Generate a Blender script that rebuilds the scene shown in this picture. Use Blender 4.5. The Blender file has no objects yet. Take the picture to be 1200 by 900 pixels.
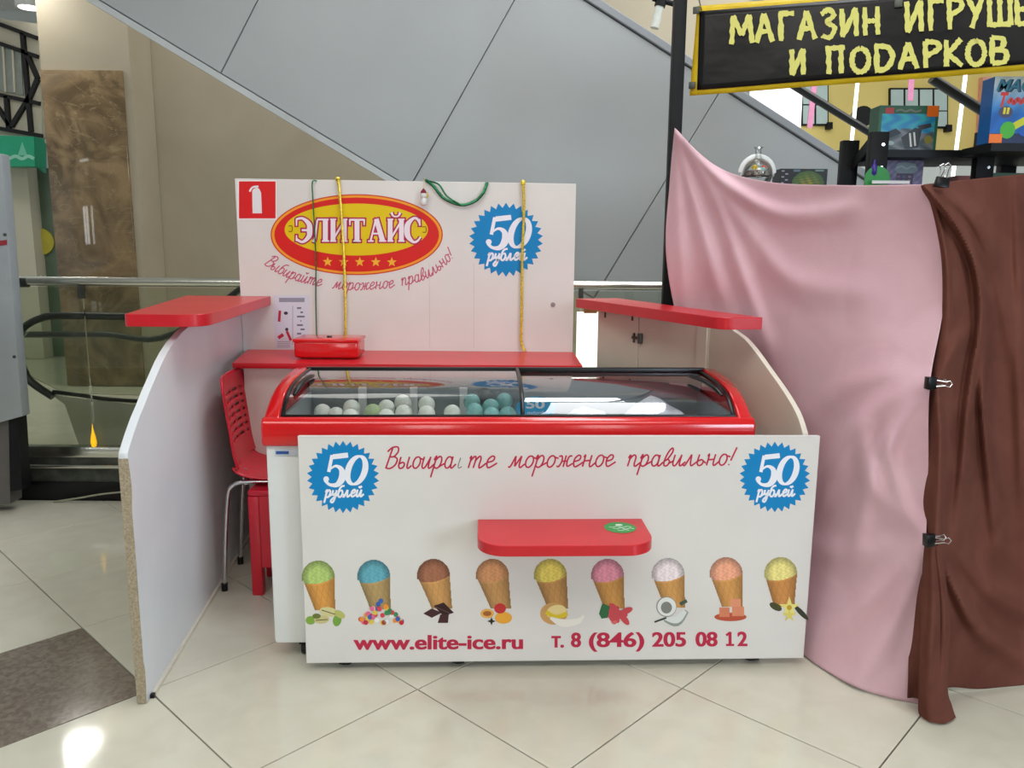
import bpy, math, random
import numpy as np
from mathutils import Vector, Matrix
random.seed(7); rng = np.random.default_rng(7)
SC = bpy.context.scene
COL = SC.collection

# ------------------------------------------------------------------ camera
FPX, PITCH, ROLL, CAMH = 933.0, 0.170, 0.0079, 1.392
cp, sp, cr, sr = math.cos(PITCH), math.sin(PITCH), math.cos(ROLL), math.sin(ROLL)
CF = np.array([0, cp, -sp]); _U = np.array([0, sp, cp]); _R = np.array([1.0, 0, 0])
CR = cr*_R + sr*_U; CU = -sr*_R + cr*_U
cam_d = bpy.data.cameras.new('camera'); cam = bpy.data.objects.new('camera', cam_d); COL.objects.link(cam)
cam_d.sensor_width = 36; cam_d.lens = 36*FPX/1200; cam_d.clip_end = 200; cam_d.clip_start = .05
cam.matrix_world = Matrix(((CR[0], CU[0], -CF[0], 0), (CR[1], CU[1], -CF[1], 0), (CR[2], CU[2], -CF[2], CAMH), (0, 0, 0, 1)))
SC.camera = cam

# ------------------------------------------------------------------ world, exposure
SC.view_settings.view_transform = 'Standard'; SC.view_settings.look = 'None'
SC.view_settings.gamma = 1; SC.view_settings.exposure = -0.17
SC.view_settings.use_curve_mapping = False
w = bpy.data.worlds.new('world'); SC.world = w; w.use_nodes = True
w.node_tree.nodes['Background'].inputs[0].default_value = (.80, .86, .88, 1)
w.node_tree.nodes['Background'].inputs[1].default_value = 0.68
def area(name, loc, size, sizey, energy, color, target):
    d = bpy.data.lights.new(name, 'AREA'); d.shape = 'RECTANGLE'; d.size = size; d.size_y = sizey
    d.energy = energy; d.color = color
    o = bpy.data.objects.new(name, d); COL.objects.link(o); o.location = loc
    o.rotation_euler = (Vector(target)-Vector(loc)).to_track_quat('-Z', 'Y').to_euler(); return o
area('ceiling_light_front', (0.3, -0.9, 4.5), 4.5, 1.8, 100, (1, .985, .95), (0.1, 1.6, 0))
area('window_daylight', (4.2, -2.4, 1.9), 1.2, 1.6, 118, (.70, .84, 1), (-1.2, 2.8, .7))
area('fill_light_left', (-2.6, -.6, 4.4), 1.6, 1.6, 45, (1, .98, .93), (.6, 2.9, .8))  # added fill from the left, brightens the right end panel and cupboard doors
area('atrium_light', (-2.4, 6.2, 5.2), 4, 2, 65, (1, .97, .9), (-1.5, 7.5, 1))
area('shop_light', (3.2, 6.0, 4.6), 3, 3, 110, (1, .99, .95), (3, 9.0, 1.5))

# ------------------------------------------------------------------ pixel -> place helpers
def ray(x, y): return CF + (x-600)/FPX*CR - (y-450)/FPX*CU
def P(x, y, Y=None, Z=None, X=None):
    d = ray(x, y)
    t = Y/d[1] if Y is not None else ((Z-CAMH)/d[2] if Z is not None else X/d[0])
    return np.array([0, 0, CAMH]) + t*d

# ------------------------------------------------------------------ materials
def lin(c):
    out = []
    for v in c[:3]:
        v = v/255.0
        out.append(v/12.92 if v <= .04045 else ((v+.055)/1.055)**2.4)
    return tuple(out)+(1.0,)
MATS = {}
def mat(name, rgb, rough=.5, metal=0, spec=.5, noise=None, rgb2=None, bump=None, coat=0, emit=0, sheen=0, sc3=None, subs=0):
    m = bpy.data.materials.new(name); m.use_nodes = True; nt = m.node_tree; N = nt.nodes; L = nt.links
    b = N['Principled BSDF']
    b.inputs['Base Color'].default_value = lin(rgb); b.inputs['Roughness'].default_value = rough
    b.inputs['Metallic'].default_value = metal; b.inputs['Specular IOR Level'].default_value = spec
    b.inputs['Coat Weight'].default_value = coat; b.inputs['Coat Roughness'].default_value = .06
    if sheen: b.inputs['Sheen Weight'].default_value = sheen
    tc = N.new('ShaderNodeTexCoord')
    src = tc.outputs['Object']
    if sc3:
        mp = N.new('ShaderNodeMapping'); mp.inputs['Scale'].default_value = sc3; L.new(src, mp.inputs[0]); src = mp.outputs[0]
    if noise is None: noise = (14, .25)
    if rgb2 is None: rgb2 = tuple(max(0, v*.95) for v in rgb)
    nz = N.new('ShaderNodeTexNoise'); nz.inputs['Scale'].default_value = noise[0]; nz.inputs['Detail'].default_value = 5
    nz.inputs['Distortion'].default_value = noise[1]
    L.new(src, nz.inputs['Vector'])
    rp = N.new('ShaderNodeValToRGB'); rp.color_ramp.elements[0].color = lin(rgb2); rp.color_ramp.elements[1].color = lin(rgb)
    rp.color_ramp.elements[0].position = .38; rp.color_ramp.elements[1].position = .62
    L.new(nz.outputs['Fac'], rp.inputs[0]); L.new(rp.outputs[0], b.inputs['Base Color'])
    if bump:
        n2 = N.new('ShaderNodeTexNoise'); n2.inputs['Scale'].default_value = bump[0]; n2.inputs['Detail'].default_value = 3
        L.new(src, n2.inputs['Vector'])
        bp = N.new('ShaderNodeBump'); bp.inputs['Strength'].default_value = bump[1]; bp.inputs['Distance'].default_value = .01
        L.new(n2.outputs['Fac'], bp.inputs['Height']); L.new(bp.outputs[0], b.inputs['Normal'])
    if emit:
        b.inputs['Emission Color'].default_value = lin(rgb); b.inputs['Emission Strength'].default_value = emit
    MATS[name] = m; return m
def glass(name, tint, refl=1.0, rough=.0, cloudy=0):
    m = bpy.data.materials.new(name); m.use_nodes = True; nt = m.node_tree; N = nt.nodes; L = nt.links
    N.remove(N['Principled BSDF']); out = N['Material Output']
    tr = N.new('ShaderNodeBsdfTransparent'); tr.inputs[0].default_value = tint
    gl = N.new('ShaderNodeBsdfGlossy'); gl.inputs['Roughness'].default_value = rough
    fr = N.new('ShaderNodeFresnel'); fr.inputs[0].default_value = 1.5
    ml = N.new('ShaderNodeMath'); ml.operation = 'MULTIPLY'; ml.inputs[1].default_value = refl; ml.use_clamp = True
    mx = N.new('ShaderNodeMixShader'); L.new(fr.outputs[0], ml.inputs[0]); L.new(ml.outputs[0], mx.inputs[0])
    L.new(tr.outputs[0], mx.inputs[1]); L.new(gl.outputs[0], mx.inputs[2]); L.new(mx.outputs[0], out.inputs[0])
    MATS[name] = m; return m
def colmat(name, rough=.4, spec=.3, emit=0):
    m = bpy.data.materials.new(name); m.use_nodes = True; N = m.node_tree.nodes; L = m.node_tree.links
    b = N['Principled BSDF']; b.inputs['Roughness'].default_value = rough; b.inputs['Specular IOR Level'].default_value = spec
    a = N.new('ShaderNodeVertexColor'); a.layer_name = 'Col'
    L.new(a.outputs[0], b.inputs['Base Color']); MATS[name] = m; return m
PRINT = colmat('printed_film')
M_lam = mat('white_laminate', (224, 221, 217), .32, spec=.5, noise=(3, .2), rgb2=(219, 216, 212))
M_lamL = mat('white_laminate_glossy', (226, 230, 234), .30, spec=.6, noise=(3, .2), rgb2=(220, 224, 230))
M_cream = mat('cream_laminate', (222, 216, 200), .35, noise=(3, .2), rgb2=(216, 210, 195))
M_chip = mat('raw_chipboard', (176, 162, 138), .8, noise=(160, .5), rgb2=(150, 136, 112), bump=(200, .4))
M_red = mat('red_laminate', (205, 30, 42), .3, spec=.5, noise=(5, .2), rgb2=(198, 26, 38))
M_redp = mat('red_gloss_plastic', (214, 18, 24), .18, spec=.6, noise=(5, .2), rgb2=(208, 16, 22), coat=.3)
M_rchair = mat('red_chair_plastic', (206, 24, 48), .3, spec=.5, noise=(5, .2))
M_wplast = mat('white_enamel', (226, 228, 226), .3, noise=(3, .2), rgb2=(221, 223, 222))
M_black = mat('black_plastic', (12, 12, 14), .3, spec=.35, noise=(30, .2), rgb2=(8, 8, 10))
M_bmetal = mat('black_painted_steel', (13, 15, 18), .5, spec=.25, noise=(20, .2), rgb2=(9, 11, 13))
M_chrome = mat('chrome', (215, 215, 218), .12, metal=1, noise=(8, .1))
M_steel = mat('brushed_steel', (226, 226, 216), .24, metal=1, noise=(30, .2), sc3=(.2, 4, 4))
M_dsteel = mat('dark_steel', (95, 98, 92), .45, metal=.7, noise=(9, .3), rgb2=(70, 72, 68))
M_tile = mat('cream_porcelain_tile', (214, 211, 194), .075, spec=.55, noise=(7, .5), rgb2=(208, 204, 187))
M_dtile = mat('brown_marble_tile', (136, 124, 111), .12, spec=.55, noise=(45, .8), rgb2=(112, 100, 88))
M_grout = mat('dark_grout', (98, 90, 76), .9, noise=(40, .3), rgb2=(76, 70, 60))
M_esc = mat('grey_escalator_cladding', (168, 172, 174), .4, metal=.0, spec=.45, noise=(1.2, .3), rgb2=(163, 167, 169))
M_esct = mat('light_grey_trim', (190, 195, 196), .45, noise=(2, .3))
M_escd = mat('grey_capping_metal', (150, 154, 160), .45, noise=(2, .3))
M_beige = mat('beige_wall_paint', (172, 162, 142), .6, noise=(.8, .4), rgb2=(162, 152, 132))
M_beigel = mat('pale_wall_paint', (180, 176, 166), .6, noise=(.8, .4))
M_far = mat('pale_far_wall', (205, 210, 208), .8, noise=(.7, .4))
M_yel = mat('yellow_facade_paint', (226, 206, 128), .8, noise=(.7, .4), rgb2=(218, 196, 118))
M_pale = mat('cream_facade_paint', (212, 206, 186), .8, noise=(.7, .4))
M_green = mat('green_sign_film', (28, 170, 128), .4, noise=(3, .2))
M_grey = mat('grey_cabinet_paint', (150, 156, 160), .45, noise=(5, .2))
M_pink = mat('pink_cotton_cloth', (226, 188, 199), .9, spec=.15, noise=(5, .6), rgb2=(219, 178, 190), bump=(260, .12), sheen=.1)
M_brown = mat('brown_cotton_cloth', (112, 70, 60), .95, spec=.05, noise=(6, .5), rgb2=(100, 61, 52), bump=(260, .12))
M_gold = mat('gold_tinsel_foil', (240, 212, 30), .3, metal=.25, spec=.8, noise=(120, .2), rgb2=(190, 160, 10))
M_gtin = mat('green_tinsel_foil', (20, 130, 80), .3, metal=.5, noise=(90, .2), rgb2=(10, 80, 50))
M_ball = mat('white_ice_cream', (248, 250, 240), .5, noise=(25, .4), rgb2=(228, 234, 220), bump=(60, .25), sc3=None)
M_ballg = mat('pistachio_ice_cream', (190, 212, 160), .5, noise=(25, .4), bump=(60, .25))
M_ballm = mat('mint_ice_cream', (150, 206, 200), .5, noise=(25, .4), rgb2=(120, 184, 180), bump=(60, .25))
M_balld = mat('cocoa_ice_cream', (70, 78, 80), .5, noise=(25, .4), bump=(60, .25))
M_inner = mat('grey_freezer_liner', (150, 160, 164), .4, noise=(6, .2))
M_paper = mat('white_paper', (235, 235, 238), .8, noise=(6, .2))
M_bag = mat('white_plastic_film', (232, 234, 240), .4, noise=(6, .5), rgb2=(205, 208, 218))
M_wemit = mat('daylight_panel', (255, 255, 252), .5, emit=6.0)
M_lamp = mat('ceiling_lamp_diffuser', (255, 252, 244), .5, emit=5.0)
M_sky = mat('skylight_diffuser', (250, 253, 255), .5, emit=11.0)
M_ceil = mat('white_ceiling_panel', (205, 205, 200), .8)
M_blk = mat('black_facade_beam', (16, 16, 16), .6)
M_tape = mat('yellow_banner_hem', (222, 190, 20), .4, noise=(10, .3), rgb2=(206, 172, 14))
M_ban = mat('black_banner_vinyl', (20, 18, 20), .3, spec=.3, noise=(2.2, 1.2), rgb2=(14, 12, 14), bump=(5, .4))
M_rubber = mat('black_rubber', (14, 18, 16), .35)
M_curt = mat('grey_window_curtain', (150, 156, 150), .7)
M_wglass = mat('pale_window_pane', (186, 206, 204), .25, noise=(2, .3))
G_bal = glass('green_balustrade_glass', (.87, .90, .84, 1), .9)
G_frz = glass('freezer_lid_glass', (.93, .95, .96, 1), 2.1)
def marble(name):
    m = mat(name, (140, 118, 88), .04, spec=.6, noise=(2.0, 2.0), rgb2=(96, 80, 58)); nt = m.node_tree; N = nt.nodes; L = nt.links
    b = N['Principled BSDF']; old = b.inputs['Base Color'].links[0].from_socket
    tc = N.new('ShaderNodeTexCoord'); mp = N.new('ShaderNodeMapping'); mp.inputs['Rotation'].default_value = (0, .6, 0); mp.inputs['Scale'].default_value = (1, 1, 2.2)
    nz = N.new('ShaderNodeTexNoise'); nz.inputs['Scale'].default_value = 2.2; nz.inputs['Detail'].default_value = 8; nz.inputs['Distortion'].default_value = 1.6
    L.new(tc.outputs['Object'], mp.inputs[0]); L.new(mp.outputs[0], nz.inputs['Vector'])
    r = N.new('ShaderNodeValToRGB'); e = r.color_ramp.elements; e[0].position = .49; e[0].color = (0, 0, 0, 1); e[1].position = .5; e[1].color = (1, 1, 1, 1)
    x = e.new(.515); x.color = (0, 0, 0, 1)
    L.new(nz.outputs['Fac'], r.inputs[0])
    mx = N.new('ShaderNodeMix'); mx.data_type = 'RGBA'; mx.inputs[7].default_value = lin((160, 146, 112))
    ml = N.new('ShaderNodeMath'); ml.operation = 'MULTIPLY'; ml.inputs[1].default_value = .45
    L.new(r.outputs[0], ml.inputs[0]); L.new(ml.outputs[0], mx.inputs[0]); L.new(old, mx.inputs[6]); L.new(mx.outputs[2], b.inputs['Base Color'])
    return m
M_marb = marble('brown_veined_marble')

# ------------------------------------------------------------------ mesh builder
class MB:
    def __init__(s): s.v = []; s.f = []; s.c = []; s.mi = []
    def add(s, vs, fs, c=None, mi=0):
        o = len(s.v); s.v += [tuple(map(float, p)) for p in vs]
        for f in fs: s.f.append(tuple(i+o for i in f)); s.c.append(c); s.mi.append(mi)
        return s
    def box(s, a, b, c=None, mi=0):
        x0, y0, z0 = a; x1, y1, z1 = b
        vs = [(x0,y0,z0),(x1,y0,z0),(x1,y1,z0),(x0,y1,z0),(x0,y0,z1),(x1,y0,z1),(x1,y1,z1),(x0,y1,z1)]
        return s.add(vs, [(0,3,2,1),(4,5,6,7),(0,1,5,4),(1,2,6,5),(2,3,7,6),(3,0,4,7)], c, mi)
    def prism(s, poly, vec, c=None, mi=0):          # poly: 3D points, extruded by vec
        n = len(poly); vec = np.array(vec, float)
        a = [np.array(p, float) for p in poly]; vs = a+[p+vec for p in a]
        fs = [tuple(range(n))[::-1], tuple(range(n, 2*n))]+[(i, (i+1) % n, n+(i+1) % n, n+i) for i in range(n)]
        return s.add(vs, fs, c, mi)
    def tube(s, pts, r, n=10, closed=False, c=None, mi=0, flat=1.0):
        pts = [Vector(p) for p in pts]; m = len(pts); rr = r if hasattr(r, '__len__') else [r]*m
        rings = []; up = None
        for i, p in enumerate(pts):
            if closed: t = (pts[(i+1) % m]-pts[i-1]).normalized()
            else: t = (pts[min(i+1, m-1)]-pts[max(i-1, 0)]).normalized()
            if up is None: up = Vector((0, 0, 1)) if abs(t.z) < .9 else Vector((1, 0, 0))
            a = t.cross(up).normalized(); b = a.cross(t).normalized(); up = b
            rings.append([p+a*rr[i]*math.cos(2*math.pi*k/n)+b*rr[i]*flat*math.sin(2*math.pi*k/n) for k in range(n)])
        vs = [q for R_ in rings for q in R_]; fs = []
        for i in range(m if closed else m-1):
            j = (i+1) % m
            for k in range(n): fs.append((i*n+k, i*n+(k+1) % n, j*n+(k+1) % n, j*n+k))
        if not closed: fs += [tuple(range(n))[::-1], tuple((m-1)*n+k for k in range(n))]
        return s.add(vs, fs, c, mi)
    def lathe(s, prof, ctr, n=24, c=None, mi=0, axis='z', mat3=None):
        vs = []; m = len(prof)
        for r, z in prof:
            for k in range(n):
                a = 2*math.pi*k/n; p = Vector((r*math.cos(a), r*math.sin(a), z))
                if axis == 'y': p = Vector((p.x, p.z, p.y))
                if axis == 'x': p = Vector((p.z, p.x, p.y))
                vs.append(p+Vector(ctr))
        fs = [(i*n+k, i*n+(k+1) % n, (i+1)*n+(k+1) % n, (i+1)*n+k) for i in range(m-1) for k in range(n)]
        fs += [tuple(range(n))[::-1], tuple((m-1)*n+k for k in range(n))]
        return s.add(vs, fs, c, mi)
    def build(s, name, m, parent=None, smooth=False, bevel=0, seg=2, mesh_only=False):
        me = bpy.data.meshes.new(name); me.from_pydata(s.v, [], s.f)
        for mm in (m if isinstance(m, (list, tuple)) else [m]): me.materials.append(mm)
        if any(s.mi): me.polygons.foreach_set('material_index', s.mi)
        if any(c is not None for c in s.c):
            at = me.color_attributes.new('Col', 'FLOAT_COLOR', 'CORNER')
            cnt = [len(f) for f in s.f]
            arr = np.repeat(np.array([c if c is not None else (1, 1, 1, 1) for c in s.c], dtype=np.float32), cnt, axis=0)
            at.data.foreach_set('color', arr.ravel())
        me.update()
        import bmesh
        if not any(c is not None for c in s.c):
            bm = bmesh.new(); bm.from_mesh(me); bmesh.ops.recalc_face_normals(bm, faces=bm.faces)
            if bevel:
                es = [e for e in bm.edges if len(e.link_faces) == 2 and e.calc_face_angle(0) > .5]
                bmesh.ops.bevel(bm, geom=es, offset=bevel, segments=seg, profile=.5, affect='EDGES', clamp_overlap=True)
            bm.to_mesh(me); bm.free()
        if smooth or bevel:
            me.polygons.foreach_set('use_smooth', [True]*len(me.polygons))
            try: me.set_sharp_from_angle(angle=math.radians(40))
            except Exception: pass
        o = bpy.data.objects.new(name, me); COL.objects.link(o)
        if parent is not None: o.parent = parent
        return o
def tag(o, label=None, cat=None, group=None, kind=None):
    if label: o['label'] = label
    if cat: o['category'] = cat
    if group: o['group'] = group
    if kind: o['kind'] = kind
    return o
def empty(name, loc=(0, 0, 0), rz=0, label=None, cat=None, group=None, rot=None):
    o = bpy.data.objects.new(name, None); COL.objects.link(o); o.location = [float(v) for v in loc]
    o.rotation_euler = rot if rot else (0, 0, rz); o.empty_display_size = .05
    bpy.context.view_layer.update() if False else None
    return tag(o, label, cat, group)
def M4(o): return Matrix.LocRotScale(o.location, o.rotation_euler, None)
def boxobj(name, a, b, m, parent=None, bevel=0): return MB().box(a, b).build(name, m, parent, bevel=bevel)
def crom(pts, n=6, closed=False):
    pts = [np.array(p, float) for p in pts]; out = []
    m = len(pts); rngm = m if closed else m-1
    if m == 2: return [pts[0]+(pts[1]-pts[0])*k/n for k in range(n+1)]
    for i in range(rngm):
        if closed: p0, p1, p2, p3 = pts[i-1], pts[i], pts[(i+1) % m], pts[(i+2) % m]
        else: p0, p1, p2, p3 = pts[max(i-1, 0)], pts[i], pts[i+1], pts[min(i+2, m-1)]
        for k in range(n):
            t = k/n; out.append(.5*((2*p1)+(-p0+p2)*t+(2*p0-5*p1+4*p2-p3)*t*t+(-p0+3*p1-3*p2+p3)*t**3))
    if not closed: out.append(pts[-1])
    return out

# ------------------------------------------------------------------ printing on flat faces (artwork drawn in picture units, laid on the face)
class Art:
    """flat printed artwork: 2D shapes mapped onto the plane local-y = y0 of a placed board"""
    def __init__(s, board, y0=-.0006, f=None):
        s.mb = MB(); s.inv = M4(board).inverted() if board else None; s.y0 = y0; s.layer = 0; s.f = f
        if s.inv:
            s.o = s.inv @ Vector((0, 0, CAMH)); s.R3 = s.inv.to_3x3()
    def m(s, x, y):
        z = s.y0 - s.layer*.00022
        if s.f: return s.f(x, y, z)
        d = s.R3 @ Vector(ray(x, y)); t = (z - s.o.y)/d.y
        return tuple(s.o+d*t)
    def up(s): s.layer += 1; return s
    def poly(s, pts, col, center=None):
        pts = [tuple(p) for p in pts]
        if center is None: center = (sum(p[0] for p in pts)/len(pts), sum(p[1] for p in pts)/len(pts))
        vs = [s.m(*center)]+[s.m(*p) for p in pts]; n = len(pts)
        s.mb.add(vs, [(0, 1+i, 1+(i+1) % n) for i in range(n)], lin(col)); return s
    def ell(s, cx, cy, rx, ry, col, n=48, rot=0):
        c, q = math.cos(rot), math.sin(rot)
        pts = [(cx+rx*math.cos(a)*c-ry*math.sin(a)*q, cy+rx*math.cos(a)*q+ry*math.sin(a)*c) for a in [2*math.pi*k/n for k in range(n)]]
        return s.poly(pts, col, (cx, cy))
    def rect(s, x0, y0, x1, y1, col): return s.poly([(x0, y0), (x1, y0), (x1, y1), (x0, y1)], col)
    def star(s, cx, cy, r1, r2, n, col, rot=-math.pi/2):
        pts = []
        for k in range(2*n):
            a = rot+math.pi*k/n; r = r1 if k % 2 == 0 else r2; pts.append((cx+r*math.cos(a), cy+r*math.sin(a)))
        return s.poly(pts, col, (cx, cy))
    def stroke(s, pts, wd, col, smooth=True, closed=False, w=None):
        if smooth and len(pts) > 2: q = crom([tuple(p)+((w[i],) if w else (wd,)) for i, p in enumerate(pts)], 5, closed)
        else: q = [np.array(tuple(p)+((w[i] if w else wd),), float) for i, p in enumerate(pts)]
        n = len(q); vs = []; s.k = (getattr(s, 'k', 0)+1) % 4; keep = s.layer; s.layer += s.k*.2
        for i in range(n):
            a = q[(i+1) % n] if closed else q[min(i+1, n-1)]; b = q[i-1] if (closed or i > 0) else q[0]
            t = (a-b)[:2]; L = math.hypot(*t) or 1; nx, ny = -t[1]/L, t[0]/L; h = q[i][2]/2
            vs.append(s.m(q[i][0]+nx*h, q[i][1]+ny*h)); vs.append(s.m(q[i][0]-nx*h, q[i][1]-ny*h))
        s.layer = keep
        rngn = n if closed else n-1
        s.mb.add(vs, [(2*i, 2*i+1, (2*i+3) % (2*n), (2*i+2) % (2*n)) for i in range(rngn)], lin(col)); return s
    def text(s, txt, x0, x1, ybase, hgt, col, bold=.02, slope=0, shear=0):
        cu = bpy.data.curves.new('t', 'FONT'); cu.body = txt; cu.offset = bold; cu.shear = shear
        o = bpy.data.objects.new('t', cu); COL.objects.link(o); dg = bpy.context.evaluated_depsgraph_get(); me = bpy.data.meshes.new_from_object(o.evaluated_get(dg))
        bpy.data.objects.remove(o); bpy.data.curves.remove(cu)
        if not len(me.vertices): return s
        xs = [v.co.x for v in me.vertices]; mn, mx = min(xs), max(xs); sx = (x1-x0)/(mx-mn)
        # hgt = pixel height of a capital (about .70 of size)
        sy = hgt/.70
        vs = [s.m(x0+(v.co.x-mn)*sx, ybase+slope*(v.co.x-mn)*sx-v.co.y*sy) for v in me.vertices]
        s.mb.add(vs, [tuple(p.vertices) for p in me.polygons], lin(col)); bpy.data.meshes.remove(me); return s
    def raster(s, x0, y0, x1, y1, step, fn):
        nx = int((x1-x0)/step); ny = int((y1-y0)/step)
        for j in range(ny):
            for i in range(nx):
                x = x0+(i+.5)*step; y = y0+(j+.5)*step; c = fn(x, y)
                if c is None: continue
                h = step*.5
                s.mb.add([s.m(x-h, y-h), s.m(x+h, y-h), s.m(x+h, y+h), s.m(x-h, y+h)], [(0, 1, 2, 3)], lin(c))
        return s
    def build(s, name, parent, label=None):
        o = s.mb.build(name, PRINT, parent)
        if label: o['label'] = label
        return o
def flatmap(x0, z0, sc):   # local artwork units -> a front face at local y
    return lambda x, y, z: (x0+x*sc, z, z0-y*sc)

# cursive alphabet (x right, y up, x-height 1)
def circ(cx, cy, rx, ry, n=10): return [(cx+rx*math.cos(a), cy+ry*math.sin(a)) for a in [math.pi*.5+2*math.pi*k/n for k in range(n+1)]]
GL = {
 'В': (1.15, [[(.0, .0), (.15, 1.75)], [(-.25, 1.45), (.1, 1.8), (.6, 1.85), (.75, 1.45), (.5, 1.05), (.15, 1.0)], [(.45, 1.05), (.85, .8), (.8, .3), (.4, .0), (.0, .05)]]),
 'ы': (1.3, [[(0, 1), (0, .25), (.2, 0), (.45, .1), (.5, .38), (.3, .52), (.03, .4)], [(.8, 1), (.8, .2), (.95, 0), (1.2, .25)]]),
 'ь': (.85, [[(0, 1), (0, .25), (.2, 0), (.45, .1), (.5, .38), (.3, .52), (.03, .4)], [(.5, .4), (.8, .2)]]),
 'б': (.95, [circ(.32, .48, .32, .5), [(.0, .5), (.05, 1.1), (.3, 1.5), (.75, 1.6)], [(.6, .3), (.95, .3)]]),
 'о': (.9, [circ(.32, .5, .32, .5), [(.55, .85), (.9, .75)]]),
 'и': (1.1, [[(0, 1), (0, .25), (.15, 0), (.35, .15), (.6, .9)], [(.6, 1), (.6, .2), (.75, 0), (1.1, .35)]]),
 'й': (1.1, [[(0, 1), (0, .25), (.15, 0), (.35, .15), (.6, .9)], [(.6, 1), (.6, .2), (.75, 0), (1.1, .35)], [(.1, 1.5), (.3, 1.28), (.55, 1.5)]]),
 'i': (.7, [[(0, 1), (0, .25), (.15, 0), (.35, .15)]]),
 'р': (1.0, [[(-.1, .7), (.05, 1), (.0, -.8)], [(0, .6), (.3, 1), (.55, .9), (.62, .5), (.5, .1), (.25, 0), (.0, .2)], [(.5, .1), (.95, .4)]]),
 'а': (1.05, [circ(.3, .5, .3, .5), [(.6, 1), (.6, .2), (.75, 0), (1.05, .35)]]),
 'т': (1.45, [[(-.05, .8), (.05, 1), (.05, 0)], [(.05, .6), (.3, 1), (.45, .8), (.45, 0)], [(.45, .6), (.7, 1), (.87, .8), (.87, .2), (1.0, 0), (1.4, .4)]]),
 'е': (.85, [[(.0, .45), (.45, .6), (.5, .9), (.28, 1), (.03, .7), (.05, .25), (.28, 0), (.85, .4)]]),
 'м': (1.3, [[(-.15, .1), (.05, .1), (.3, 1)], [(.3, 1), (.42, .1)], [(.42, .1), (.8, 1)], [(.8, 1), (.8, .2), (.95, 0), (1.25, .3)]]),
 'ж': (1.4, [[(.0, .9), (.25, .95), (.35, .5), (.2, .05), (0, .1)], [(.6, 1), (.6, 0)], [(.35, .5), (.85, .5)], [(1.15, .95), (.9, .9), (.82, .5), (.95, .05), (1.35, .3)]]),
 'н': (1.1, [[(-.05, .8), (.05, 1), (.05, 0)], [(.05, .5), (.6, .55)], [(.6, 1), (.6, .2), (.75, 0), (1.1, .35)]]),
 'п': (1.1, [[(-.1, .75), (.05, 1), (.03, 0)], [(.03, .6), (.3, 1), (.55, .85), (.57, .2), (.72, 0), (1.1, .35)]]),
 'в': (.9, [[(.0, .4), (.3, .6), (.6, 1.25), (.5, 1.6), (.25, 1.3), (.08, .6), (.15, .05), (.45, .05), (.55, .4), (.35, .6)], [(.5, .2), (.9, .45)]]),
 'л': (1.1, [[(-.15, .1), (.05, .05), (.4, 1)], [(.4, 1), (.5, .2), (.65, 0), (1.05, .35)]]),
 'у': (.9, [[(0, 1), (0, .5), (.2, .3), (.5, .6)], [(.55, 1), (.5, -.2), (.3, -.75), (0, -.65), (.1, -.3), (.85, .4)]]),
 '!': (.6, [[(.35, 1.6), (.12, .4)], [(.06, .1), (.04, 0)]]),
 ' ': (1.1, []),
}
def write(art, txt, path, xh, adv, wd, col, shear=.35, smooth=True, gl=GL):
    """lay a line of letters along a pixel path (list of points); xh x-height px, adv px per unit width"""
    pts = crom(path, 12); seg = [0]
    for a, b in zip(pts, pts[1:]): seg.append(seg[-1]+float(np.hypot(*(b-a)[:2])))
    tot = sum(gl[c][0] for c in txt); k = seg[-1]/tot if adv is None else adv
    s0 = 0
    for ch in txt:
        w_, st = gl[ch]; mid = min(s0+w_*k/2, seg[-1]); i = max(0, min(len(seg)-2, int(np.searchsorted(seg, mid))-1))
        t = (mid-seg[i])/max(1e-6, seg[i+1]-seg[i]); p = pts[i]+(pts[i+1]-pts[i])*t; d = (pts[i+1]-pts[i]); d = d/np.hypot(*d)
        n = np.array([d[1], -d[0]])   # up in the picture
        for q in st:
            out = []
            for x, y in q:
                lx = (x+shear*y)*k-w_*k/2; ly = y*xh
                out.append((p[0]+d[0]*lx+n[0]*ly, p[1]+d[1]*lx+n[1]*ly))
            if gl is GL: art.stroke(out, wd, col, smooth)
            else:
                o3 = crom(out, 7) if len(out) > 2 else crom(out, 9); r_b = random.Random(len(out)*7+int(s0*3))
                art.stroke([(a_[0]+r_b.uniform(-.4, .4), a_[1]) for a_ in o3], wd, col, False, w=[wd*r_b.uniform(.74, 1.16) for _ in o3])
        s0 += w_*k

BLUE = (10, 132, 196); MAG = (190, 40, 72)
def badge(art, cx, cy, r):
    art.star(cx, cy, r, r*.865, 30, BLUE); art.up()
    W = (238, 240, 248); s = r/43.0
    # 5
    art.stroke([(cx-12*s, cy-24*s), (cx+6*s, cy-26*s)], 6*s, W, False)
    art.stroke([(cx-13*s, cy-26*s), (cx-17*s, cy-6*s)], 4*s, W, False)
    art.stroke([(cx-17*s, cy-8*s), (cx-9*s, cy-13*s), (cx-2*s, cy-9*s), (cx-1*s, cy+1*s), (cx-7*s, cy+9*s), (cx-16*s, cy+9*s), (cx-21*s, cy+4*s)], 0, W, True, w=[2*s, 3*s, 6*s, 8.5*s, 6*s, 3.5*s, 4*s])
    art.ell(cx-20*s, cy+2.5*s, 3.4*s, 3.4*s, W, 14)
    # 0
    n = 20; pts = []; ws = []
    for k in range(n):
        a = 2*math.pi*k/n; x = 10*math.cos(a); y = 16.5*math.sin(a)
        pts.append((cx+(16+x-y*.22)*s, cy+(-8+y)*s)); ws.append((3+4.2*abs(math.cos(a)))*s)
    art.stroke(pts, 0, W, True, closed=True, w=ws)
    write(art, 'рублей', [(cx-21*s, cy+24*s), (cx+24*s, cy+23*s)], 8.2*s, None, 2.3*s, W, .25)
    art.layer -= 1

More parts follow.
